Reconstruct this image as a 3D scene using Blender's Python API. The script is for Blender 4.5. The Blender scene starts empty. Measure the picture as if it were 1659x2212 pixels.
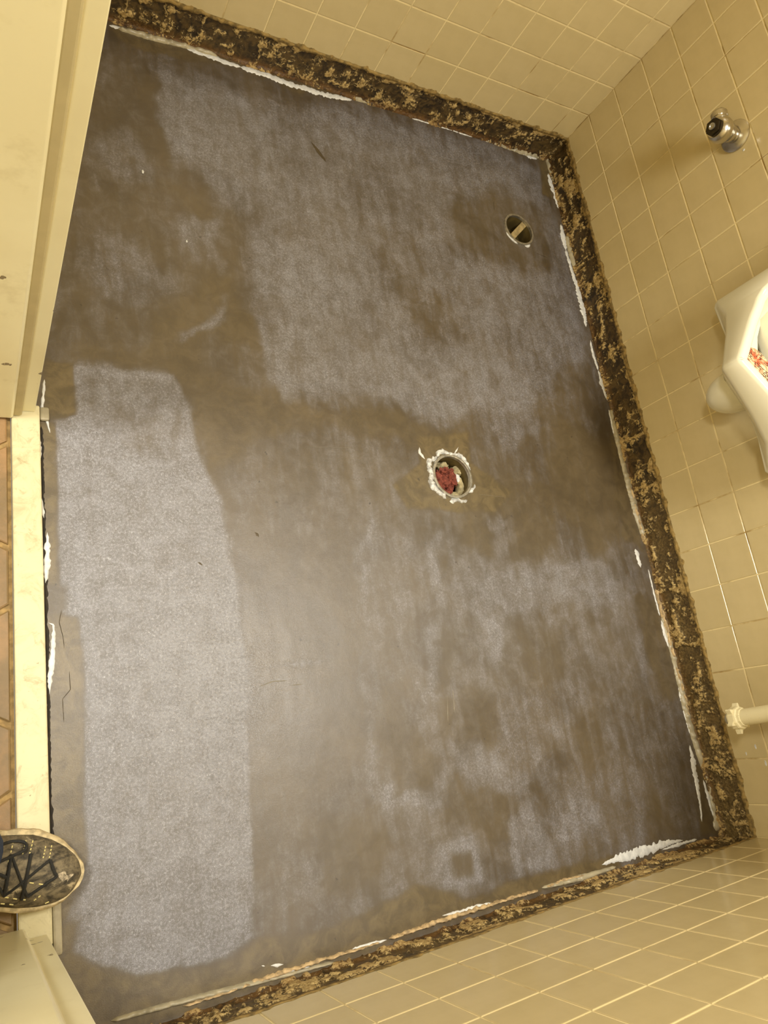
import bpy, bmesh, math, random
import numpy as np
from mathutils import Matrix, Vector

random.seed(7)
rng = np.random.default_rng(7)
scene = bpy.context.scene
COL = scene.collection

# ------------------------------------------------------------------ camera
cam_data = bpy.data.cameras.new('camera')
cam_data.sensor_fit = 'HORIZONTAL'
cam_data.sensor_width = 36.0
cam_data.lens = 36.0 * 1580.545 / 1659.0
cam_data.clip_start = 0.02
cam = bpy.data.objects.new('camera', cam_data)
COL.objects.link(cam)
RIGHT = Vector((0.86857, -0.15023, 0.47225))
DOWN = Vector((0.00409, -0.95074, -0.30997))
FWD = Vector((0.49556, 0.27116, -0.82516))
m = Matrix.Identity(4)
for i in range(3):
    m[i][0] = RIGHT[i]; m[i][1] = -DOWN[i]; m[i][2] = -FWD[i]
m.translation = (-1.71947, 0.41767, 1.43333)
cam.matrix_world = m
scene.camera = cam

# ------------------------------------------------------------------ world, lights, exposure
world = bpy.data.worlds.new('world'); scene.world = world
world.use_nodes = True
wb = world.node_tree.nodes['Background']
wb.inputs['Color'].default_value = (1.0, 0.96, 0.88, 1)
wb.inputs['Strength'].default_value = 0.25

def area(name, loc, size, power, color, rot=(0, 0, 0)):
    d = bpy.data.lights.new(name, 'AREA')
    d.shape = 'RECTANGLE'; d.size, d.size_y = size
    d.energy = power; d.color = color
    o = bpy.data.objects.new(name, d); COL.objects.link(o)
    o.location = loc; o.rotation_euler = rot
    return o
area('ceiling_lamp_light', (-0.58, 0.80, 2.385), (0.34, 0.64), 37.0, (1.0, 0.97, 0.90))
area('hall_lamp_light', (-2.45, 0.98, 2.40), (0.35, 0.35), 42.0, (1.0, 0.97, 0.90))
area('hall_added_light', (-2.15, -0.45, 2.40), (0.35, 0.35), 20.0, (1.0, 0.97, 0.90))  # added light with no known source, brightens the jamb and left wall

scene.view_settings.view_transform = 'Standard'
scene.view_settings.look = 'None'
scene.view_settings.gamma = 1.0
scene.view_settings.exposure = 0.08
scene.view_settings.use_curve_mapping = False

# ------------------------------------------------------------------ helpers
ROOM_X0 = -1.602      # door wall
ROOM_L = 2.1558       # left wall (y)
CEIL = 2.44
PITCH = 0.1095
ROW1 = 0.207          # first full horizontal joint
TILE_BOTTOM = 0.108

def srgb(r, g, b):
    f = lambda c: ((c / 255.0) / 12.92 if c / 255.0 <= 0.04045 else (((c / 255.0) + 0.055) / 1.055) ** 2.4)
    return (f(r), f(g), f(b), 1.0)

def tag(o, label=None, cat=None, group=None, kind=None):
    if label: o['label'] = label
    if cat: o['category'] = cat
    if group: o['group'] = group
    if kind: o['kind'] = kind
    return o

def empty(name, loc=(0, 0, 0), parent=None):
    o = bpy.data.objects.new(name, None); COL.objects.link(o)
    o.location = loc; o.empty_display_size = 0.05
    if parent: o.parent = parent
    return o

def mesh_obj(name, verts, faces, mat, parent=None, smooth=False, loc=None):
    me = bpy.data.meshes.new(name)
    me.from_pydata([tuple(map(float, v)) for v in verts], [], [tuple(int(i) for i in f) for f in faces])
    me.validate(); me.update()
    if smooth:
        me.polygons.foreach_set('use_smooth', [True] * len(me.polygons))
    me.materials.append(mat)
    o = bpy.data.objects.new(name, me); COL.objects.link(o)
    if parent: o.parent = parent
    if loc is not None: o.location = loc
    return o

def bm_obj(name, bm, mat, parent=None, smooth=True, loc=None):
    me = bpy.data.meshes.new(name)
    bmesh.ops.recalc_face_normals(bm, faces=bm.faces[:])
    bm.to_mesh(me); bm.free()
    if smooth:
        me.polygons.foreach_set('use_smooth', [True] * len(me.polygons))
        me.set_sharp_from_angle(angle=math.radians(42))
    me.materials.append(mat)
    o = bpy.data.objects.new(name, me); COL.objects.link(o)
    if parent: o.parent = parent
    if loc is not None: o.location = loc
    return o

def add_box(bm, lo, hi, bevel=0.0, seg=2):
    r = bmesh.ops.create_cube(bm, size=1.0)
    vs = r['verts']
    for v in vs:
        v.co = Vector([lo[i] + (v.co[i] + 0.5) * (hi[i] - lo[i]) for i in range(3)])
    if bevel > 0:
        es = list({e for v in vs for e in v.link_edges})
        bmesh.ops.bevel(bm, geom=es, offset=bevel, segments=seg, affect='EDGES', profile=0.5)

def box_obj(name, lo, hi, mat, parent=None, bevel=0.0, seg=2):
    bm = bmesh.new(); add_box(bm, lo, hi, bevel, seg)
    return bm_obj(name, bm, mat, parent, smooth=False)

def add_tube(bm, pts, radii, n=10, caps=True):
    pts = [Vector(p) for p in pts]
    if not hasattr(radii, '__len__'): radii = [radii] * len(pts)
    rings = []; up = None
    for i, p in enumerate(pts):
        t = (pts[min(i + 1, len(pts) - 1)] - pts[max(i - 1, 0)]).normalized()
        if up is None:
            up = Vector((0, 0, 1)) if abs(t.z) < 0.9 else Vector((1, 0, 0))
        a = (up - t * up.dot(t)).normalized(); b = t.cross(a); up = a
        rings.append([bm.verts.new(p + (a * math.cos(2 * math.pi * k / n) + b * math.sin(2 * math.pi * k / n)) * radii[i]) for k in range(n)])
    for r0, r1 in zip(rings, rings[1:]):
        for k in range(n):
            bm.faces.new((r0[k], r0[(k + 1) % n], r1[(k + 1) % n], r1[k]))
    if caps:
        bm.faces.new(rings[0][::-1]); bm.faces.new(rings[-1])

def add_lathe(bm, prof, origin, axis, n=32, cap0=True, cap1=True):
    axis = Vector(axis).normalized(); o = Vector(origin)
    up = Vector((0, 0, 1)) if abs(axis.z) < 0.9 else Vector((0, 1, 0))
    a = (up - axis * up.dot(axis)).normalized(); b = axis.cross(a)
    rings = []
    for (h, r) in prof:
        rings.append([bm.verts.new(o + axis * h + (a * math.cos(2 * math.pi * k / n) + b * math.sin(2 * math.pi * k / n)) * max(r, 1e-5)) for k in range(n)])
    for r0, r1 in zip(rings, rings[1:]):
        for k in range(n):
            bm.faces.new((r0[k], r0[(k + 1) % n], r1[(k + 1) % n], r1[k]))
    if cap0: bm.faces.new(rings[0][::-1])
    if cap1: bm.faces.new(rings[-1])

def smoothstep(a, b, x):
    t = np.clip((x - a) / (b - a), 0, 1); return t * t * (3 - 2 * t)

def vnoise(x, y, seed=0):
    xi = np.floor(x).astype(np.int64); yi = np.floor(y).astype(np.int64)
    xf = x - xi; yf = y - yi
    def h(a, b):
        n = (a * 374761393 + b * 668265263 + seed * 1274126177) & 0xFFFFFFFF
        n = ((n ^ (n >> 13)) * 1274126177) & 0xFFFFFFFF
        return ((n ^ (n >> 16)) & 0xFFFF) / 65535.0
    u = xf * xf * (3 - 2 * xf); v = yf * yf * (3 - 2 * yf)
    return (h(xi, yi) * (1 - u) + h(xi + 1, yi) * u) * (1 - v) + (h(xi, yi + 1) * (1 - u) + h(xi + 1, yi + 1) * u) * v

def fbm(x, y, seed=0, oct=4):
    s = 0; a = 0.5; t = 0
    for k in range(oct):
        s = s + a * vnoise(x * 2 ** k, y * 2 ** k, seed + 17 * k); t += a; a *= 0.55
    return s / t

def poly_mask(X, Y, poly, soft):
    """1 inside a polygon, fading over `soft` metres around its outline"""
    P = np.array(poly)
    inside = np.zeros(X.shape, bool); d2 = np.full(X.shape, 1e9)
    j = len(P) - 1
    for i in range(len(P)):
        x0, y0 = P[j]; x1, y1 = P[i]
        cond = (y1 > Y) != (y0 > Y)
        with np.errstate(divide='ignore', invalid='ignore'):
            xi = (x0 - x1) * (Y - y1) / (y0 - y1) + x1
        inside ^= cond & (X < xi)
        ex, ey = x1 - x0, y1 - y0
        t = np.clip(((X - x0) * ex + (Y - y0) * ey) / (ex * ex + ey * ey + 1e-12), 0, 1)
        d2 = np.minimum(d2, (X - x0 - t * ex) ** 2 + (Y - y0 - t * ey) ** 2)
        j = i
    d = np.sqrt(d2) * np.where(inside, 1, -1)
    return smoothstep(-soft, soft, d)

# ------------------------------------------------------------------ materials
class NB:
    def __init__(self, name):
        self.m = bpy.data.materials.new(name); self.m.use_nodes = True
        self.t = self.m.node_tree; self.t.nodes.clear()
        self.out = self.t.nodes.new('ShaderNodeOutputMaterial')
        self.b = self.t.nodes.new('ShaderNodeBsdfPrincipled')
        self.t.links.new(self.b.outputs[0], self.out.inputs[0])
    def n(self, typ, **kw):
        o = self.t.nodes.new(typ)
        for k, v in kw.items(): setattr(o, k, v)
        return o
    def link(self, a, b): self.t.links.new(a, b)
    def setin(self, node, key, val):
        if hasattr(val, 'is_output') or isinstance(val, bpy.types.NodeSocket): self.link(val, node.inputs[key])
        else: node.inputs[key].default_value = val
    def coords(self, kind='Object', scale=(1, 1, 1), rot=(0, 0, 0)):
        tc = self.n('ShaderNodeTexCoord'); mp = self.n('ShaderNodeMapping')
        self.link(tc.outputs[kind], mp.inputs[0])
        mp.inputs['Scale'].default_value = scale; mp.inputs['Rotation'].default_value = rot
        return mp.outputs[0]
    def noise(self, vec, scale, detail=4, rough=0.55, dist=0.0, out='Fac'):
        o = self.n('ShaderNodeTexNoise'); self.link(vec, o.inputs['Vector'])
        o.inputs['Scale'].default_value = scale; o.inputs['Detail'].default_value = detail
        o.inputs['Roughness'].default_value = rough; o.inputs['Distortion'].default_value = dist
        return o.outputs[out]
    def math(self, op, a, b=None, c=None, clamp=False):
        o = self.n('ShaderNodeMath', operation=op); o.use_clamp = clamp
        for i, v in enumerate((a, b, c)):
            if v is not None: self.setin(o, i, v)
        return o.outputs[0]
    def ramp(self, fac, a, b, lo=0.0, hi=1.0):
        o = self.n('ShaderNodeMapRange'); o.interpolation_type = 'SMOOTHSTEP'
        self.setin(o, 'Value', fac)
        o.inputs['From Min'].default_value = a; o.inputs['From Max'].default_value = b
        o.inputs['To Min'].default_value = lo; o.inputs['To Max'].default_value = hi
        return o.outputs[0]
    def mix(self, fac, a, b):
        o = self.n('ShaderNodeMix', data_type='RGBA')
        self.setin(o, 0, fac); self.setin(o, 6, a); self.setin(o, 7, b)
        return o.outputs[2]
    def attr(self, name):
        o = self.n('ShaderNodeAttribute'); o.attribute_name = name
        return o.outputs['Fac']
    def bump(self, h, strength=0.3, dist=0.002, normal=None):
        o = self.n('ShaderNodeBump'); self.setin(o, 'Height', h)
        o.inputs['Strength'].default_value = strength; o.inputs['Distance'].default_value = dist
        if normal is not None: self.link(normal, o.inputs['Normal'])
        return o.outputs[0]
    def done(self, color=None, rough=None, normal=None, metallic=None, spec=None, coat=None):
        if color is not None: self.setin(self.b, 'Base Color', color)
        if rough is not None: self.setin(self.b, 'Roughness', rough)
        if normal is not None: self.link(normal, self.b.inputs['Normal'])
        if metallic is not None: self.b.inputs['Metallic'].default_value = metallic
        if spec is not None: self.setin(self.b, 'Specular IOR Level', spec)
        if coat is not None: self.b.inputs['Coat Weight'].default_value = coat
        return self.m

def simple(name, col, rough=0.5, var=0.08, scale=20.0, metallic=0.0, bump=0.0, bscale=200.0, spec=None):
    n = NB(name); v = n.coords()
    f = n.noise(v, scale, 4)
    dark = tuple(c * (1 - var * 2) for c in col[:3]) + (1,)
    c = n.mix(n.ramp(f, 0.35, 0.65), dark, col)
    nm = n.bump(n.noise(v, bscale, 3), bump, 0.001) if bump > 0 else None
    return n.done(c, rough, nm, metallic, spec)

# floor: grey-brown skim coat with a pale dried film rolled over it
def floor_material():
    n = NB('skim_coated_floor'); v = n.coords()
    veil = n.attr('veil'); bare = n.attr('bare')
    big = n.noise(v, 5.0, 5, 0.6, 0.6)
    mid = n.noise(v, 26.0, 6, 0.66, 0.8)
    streak = n.noise(n.coords(scale=(1.0, 0.22, 1.0), rot=(0, 0, 0.05)), 34.0, 4, 0.6, 0.4)
    fine = n.noise(v, 480.0, 3, 0.65)
    fila = n.noise(n.coords(scale=(1.0, 0.5, 1.0), rot=(0, 0, 0.9)), 430.0, 2, 0.55, 0.8)
    fila2 = n.noise(n.coords(scale=(0.6, 1.0, 1.0), rot=(0, 0, -0.5)), 560.0, 2, 0.5, 0.8)
    amt = n.math('ADD', veil, n.math('MULTIPLY', n.math('SUBTRACT', mid, 0.5), 0.50))
    amt = n.math('ADD', amt, n.math('MULTIPLY', n.math('SUBTRACT', big, 0.5), 0.40))
    amt = n.math('ADD', amt, n.math('MULTIPLY', n.math('SUBTRACT', streak, 0.5), 0.95), clamp=True)
    amt = n.math('MULTIPLY', amt, n.math('SUBTRACT', 1.0, n.math('MULTIPLY', bare, 0.9)), clamp=True)
    brown = n.mix(n.ramp(big, 0.35, 0.65), srgb(*C_BROWN_A), srgb(*C_BROWN_B))
    olive = n.mix(n.ramp(mid, 0.35, 0.65), srgb(*C_OLIVE_A), srgb(*C_OLIVE_B))
    base = n.mix(n.math('MULTIPLY', bare, 0.85), brown, olive)
    base = n.mix(n.ramp(fine, 0.5, 0.8, 0, 0.25), base, srgb(44, 36, 25))
    film = n.mix(n.ramp(mid, 0.3, 0.7), srgb(*C_FILM_A), srgb(*C_FILM_B))
    f1 = n.ramp(amt, 0.02, 1.0)
    grain = n.ramp(fine, 0.30, 0.66)
    c = n.mix(n.math('MULTIPLY', f1, n.math('ADD', 0.50, n.math('MULTIPLY', grain, 0.50))), base, film)
    # pale squiggles where the film dried on the ridges
    r1 = n.math('SUBTRACT', 1.0, n.ramp(n.math('ABSOLUTE', n.math('SUBTRACT', fila, 0.5)), 0.008, 0.042))
    r2 = n.math('SUBTRACT', 1.0, n.ramp(n.math('ABSOLUTE', n.math('SUBTRACT', fila2, 0.5)), 0.008, 0.042))
    rid = n.math('MAXIMUM', r1, n.math('MULTIPLY', r2, 0.7))
    gate = n.ramp(n.noise(v, 190.0, 3, 0.6), 0.34, 0.66)
    sp = n.math('MULTIPLY', n.math('MULTIPLY', rid, gate), n.ramp(amt, 0.15, 0.85))
    c = n.mix(n.math('MULTIPLY', sp, 0.62), c, srgb(*C_SPECK))
    pit = n.ramp(n.noise(v, 60.0, 2, 0.5), 0.735, 0.77)
    c = n.mix(n.math('MULTIPLY', pit, 0.6), c, srgb(34, 27, 18))
    rough = n.math('ADD', n.math('ADD', 0.33, n.math('MULTIPLY', f1, 0.05)), n.math('MULTIPLY', fine, 0.10))
    hgt = n.math('ADD', n.math('MULTIPLY', rid, n.math('ADD', 0.10, f1)), n.math('MULTIPLY', fine, 0.6))
    nm = n.bump(hgt, 0.28, 0.0009)
    nm = n.bump(n.noise(v, 16.0, 3, 0.5), 0.22, 0.004, nm)
    return n.done(c, rough, nm, spec=1.0)

C_BROWN_A = (72, 61, 45); C_BROWN_B = (88, 76, 57)
C_OLIVE_A = (80, 67, 39); C_OLIVE_B = (110, 95, 62)
C_FILM_A = (100, 98, 100); C_FILM_B = (126, 126, 132)
C_SPECK = (196, 196, 204)
M_FLOOR = floor_material()

def tile_material():
    n = NB('glazed_tan_tile'); v = n.coords('Object')
    info = n.n('ShaderNodeObjectInfo')
    c = n.mix(info.outputs['Random'], srgb(203, 185, 137), srgb(207, 189, 142))
    g = n.noise(n.coords('Generated'), 3.0, 3)
    c = n.mix(n.ramp(g, 0.3, 0.8, 0, 0.25), c, srgb(186, 168, 120))
    geo = n.n('ShaderNodeNewGeometry')
    w = n.noise(geo.outputs['Position'], 210.0, 2, 0.5)
    spot = n.ramp(w, 0.775, 0.80)
    c = n.mix(n.math('MULTIPLY', spot, 0.5), c, srgb(120, 95, 50))
    nm = n.bump(n.noise(geo.outputs['Position'], 16.0, 2), 0.06, 0.004)
    return n.done(c, 0.17, nm, spec=0.5)
M_TILE = tile_material()

def grout_material():
    n = NB('cream_grout'); v = n.coords()
    a = n.noise(v, 9.0, 4, 0.6); b = n.noise(v, 120.0, 3)
    c = n.mix(n.ramp(a, 0.46, 0.70), srgb(232, 214, 162), srgb(160, 132, 76))
    c = n.mix(n.ramp(b, 0.60, 0.80, 0, 0.5), c, srgb(120, 92, 46))
    return n.done(c, 0.8, n.bump(b, 0.4, 0.001))
M_GROUT = grout_material()

def band_material():
    n = NB('stripped_cove_bed'); v = n.coords()
    h = n.attr('mortar'); tone = n.attr('tone'); rust = n.attr('rust')
    d = n.noise(v, 150.0, 4, 0.65, 0.5); e = n.noise(v, 45.0, 4, 0.6, 1.0)
    dark = n.mix(n.ramp(e, 0.35, 0.65), srgb(38, 28, 14), srgb(90, 71, 37))
    dark = n.mix(n.math('MULTIPLY', tone, 0.8), dark, n.mix(n.ramp(d, 0.35, 0.65), srgb(76, 60, 30), srgb(134, 112, 66)))
    pale = n.mix(n.ramp(d, 0.35, 0.7), srgb(150, 122, 70), srgb(205, 180, 122))
    k = n.ramp(n.math('ADD', h, n.math('MULTIPLY', n.math('SUBTRACT', d, 0.5), 0.55)), 0.47, 0.56)
    c = n.mix(k, dark, pale)
    c = n.mix(n.math('MULTIPLY', rust, n.ramp(e, 0.3, 0.55)), c, srgb(112, 70, 28))
    return n.done(c, n.ramp(k, 0, 1, 0.45, 0.85), n.bump(n.math('ADD', d, n.math('MULTIPLY', k, 0.8)), 0.6, 0.003))
M_BAND = band_material()
M_BAND2 = simple('dark_gap_dirt', srgb(44, 35, 22), 0.8, 0.3, 60.0)
M_LIP = simple('dirty_joint_filler', srgb(176, 148, 88), 0.7, 0.30, 70.0, bump=0.6, bscale=300)
M_WHITE = simple('white_paste', srgb(226, 226, 222), 0.55, 0.10, 90.0, bump=0.8, bscale=350)
M_PASTE = simple('patchy_white_paste', srgb(224, 224, 220), 0.6, 0.26, 130.0, bump=0.9, bscale=300)
M_GREY = simple('pale_grey_filler', srgb(176, 166, 138), 0.35, 0.12, 30.0, bump=0.2, bscale=150)
M_PEACH = simple('peach_plaster_edge', srgb(208, 180, 134), 0.75, 0.25, 80.0, bump=0.8, bscale=260)
M_PAINT = None

def paint_material():
    n = NB('cream_gloss_paint'); v = n.coords()
    a = n.noise(v, 6.0, 4); ch = n.noise(v, 42.0, 3, 0.5)
    c = n.mix(n.ramp(a, 0.35, 0.7), srgb(234, 223, 178), srgb(242, 233, 190))
    low = n.n('ShaderNodeSeparateXYZ'); n.link(v, low.inputs[0])
    wear = n.ramp(low.outputs[2], 0.05, 0.80, 0.690, 0.81)
    chip = n.math('GREATER_THAN', ch, wear)
    c = n.mix(n.math('MULTIPLY', chip, 0.85), c, srgb(98, 76, 42))
    sm = n.ramp(n.noise(v, 11.0, 5, 0.7), 0.56, 0.74, 0, 0.22)
    c = n.mix(sm, c, srgb(176, 154, 96))
    return n.done(c, 0.30, n.bump(n.noise(v, 30.0, 2), 0.05, 0.002))
M_PAINT = paint_material()

def marble_material():
    n = NB('cream_stone_threshold'); v = n.coords()
    a = n.noise(v, 22.0, 5, 0.7, 0.8); b = n.noise(v, 130.0, 3)
    c = n.mix(n.ramp(a, 0.45, 0.72), srgb(212, 202, 162), srgb(188, 176, 136))
    c = n.mix(n.ramp(n.noise(v, 30.0, 5, 0.7, 1.0), 0.56, 0.72, 0, 0.6), c, srgb(150, 136, 96))
    c = n.mix(n.ramp(b, 0.72, 0.76, 0, 0.7), c, srgb(110, 94, 56))
    return n.done(c, 0.38, n.bump(b, 0.1, 0.001))
M_MARBLE = marble_material()

def terracotta_material():
    n = NB('worn_terracotta'); v = n.coords()
    geo = n.n('ShaderNodeNewGeometry'); p = geo.outputs['Position']
    a = n.noise(p, 7.0, 5, 0.65); b = n.noise(p, 60.0, 4, 0.7)
    c = n.mix(n.ramp(a, 0.35, 0.65), srgb(118, 97, 62), srgb(152, 118, 76))
    c = n.mix(n.ramp(b, 0.5, 0.75, 0, 0.5), c, srgb(112, 90, 54))
    return n.done(c, 0.5, n.bump(n.math('ADD', a, n.math('MULTIPLY', b, 0.4)), 0.4, 0.004))
M_TERRA = terracotta_material()
M_HGROUT = simple('sandy_floor_grout', srgb(168, 138, 86), 0.85, 0.2, 60.0, bump=0.6)
M_PLASTER = simple('cream_wall_paint', srgb(226, 212, 164), 0.6, 0.03, 4.0)
M_CEIL = simple('white_ceiling', srgb(236, 230, 208), 0.8, 0.02, 4.0)
M_CERAMIC = simple('white_vitreous_china', srgb(236, 231, 206), 0.12, 0.01, 5.0)
M_CHROME = simple('worn_chrome', (0.62, 0.585, 0.51, 1), 0.24, 0.06, 30.0, metallic=1.0)
M_BRASSDK = simple('blackened_brass', (0.045, 0.034, 0.018, 1), 0.30, 0.2, 60.0, metallic=0.6)
def pvc_material():
    n = NB('white_pvc'); v = n.coords()
    c = n.mix(n.ramp(n.noise(v, 330.0, 2, 0.5), 0.70, 0.76, 0, 0.8), srgb(240, 230, 190), srgb(120, 84, 40))
    return n.done(c, 0.35)
M_PVC = pvc_material()
M_BULB = simple('clear_grey_plastic', srgb(176, 170, 152), 0.22, 0.05, 30.0)
M_PIPEIN = simple('olive_pipe_wall', srgb(96, 82, 46), 0.4, 0.2, 40.0)
M_STRIP = simple('pale_wood_strip', srgb(176, 156, 108), 0.6, 0.18, 70.0, bump=0.3)
M_RAG = simple('red_cloth', srgb(142, 72, 56), 0.9, 0.22, 90.0, bump=0.7, bscale=500)
M_CHUNK = simple('beige_plaster_chunk', srgb(188, 174, 132), 0.8, 0.25, 60.0, bump=0.5)
M_METAL = simple('scuffed_metal_rim', (0.55, 0.53, 0.47, 1), 0.35, 0.2, 80.0, metallic=0.8)
M_DENIM = simple('dark_blue_denim', srgb(42, 58, 88), 0.9, 0.25, 260.0, bump=0.5, bscale=900)
M_LACE = simple('black_lace', srgb(40, 38, 32), 0.8, 0.2, 400.0, bump=0.4, bscale=900)
M_STITCH = simple('yellow_thread', srgb(226, 210, 140), 0.7, 0.05, 100.0)
M_SMEAR = simple('pinkish_paint_smear', srgb(196, 180, 150), 0.8, 0.35, 160.0, bump=0.6)
M_SOLE = simple('dusty_cream_sole', srgb(206, 186, 142), 0.75, 0.2, 90.0, bump=0.5, bscale=300)

def upper_material():
    n = NB('paint_smeared_canvas'); v = n.coords(scale=(1, 1.6, 1))
    a = n.noise(v, 38.0, 5, 0.7, 0.6); b = n.noise(v, 260.0, 3)
    c = n.mix(n.ramp(a, 0.35, 0.65), srgb(48, 43, 33), srgb(126, 113, 86))
    c = n.mix(n.ramp(n.noise(v, 24.0, 5, 0.7, 0.5), 0.60, 0.70, 0, 0.75), c, srgb(204, 186, 146))
    c = n.mix(n.ramp(b, 0.5, 0.8, 0, 0.5), c, srgb(30, 27, 20))
    return n.done(c, 0.75, n.bump(b, 0.5, 0.001))
M_UPPER = upper_material()

def screen_material():
    n = NB('red_printed_mat'); v = n.coords()
    a = n.noise(v, 26.0, 4, 0.6, 0.8)
    c = n.mix(n.ramp(a, 0.40, 0.56), srgb(246, 222, 176), srgb(196, 84, 46))
    br = n.n('ShaderNodeTexBrick'); n.link(n.coords(rot=(0, 0, 0.6)), br.inputs['Vector'])
    br.inputs['Scale'].default_value = 40.0; br.inputs['Mortar Size'].default_value = 0.05
    br.inputs['Color1'].default_value = (0, 0, 0, 1); br.inputs['Color2'].default_value = (0, 0, 0, 1)
    br.inputs['Mortar'].default_value = (1, 1, 1, 1)
    ln = n.math('MULTIPLY', br.outputs['Fac'], n.ramp(n.noise(v, 60.0, 2), 0.48, 0.55))
    c = n.mix(ln, c, srgb(70, 26, 18))
    return n.done(c, 0.4)
M_SCREEN = screen_material()

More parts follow.
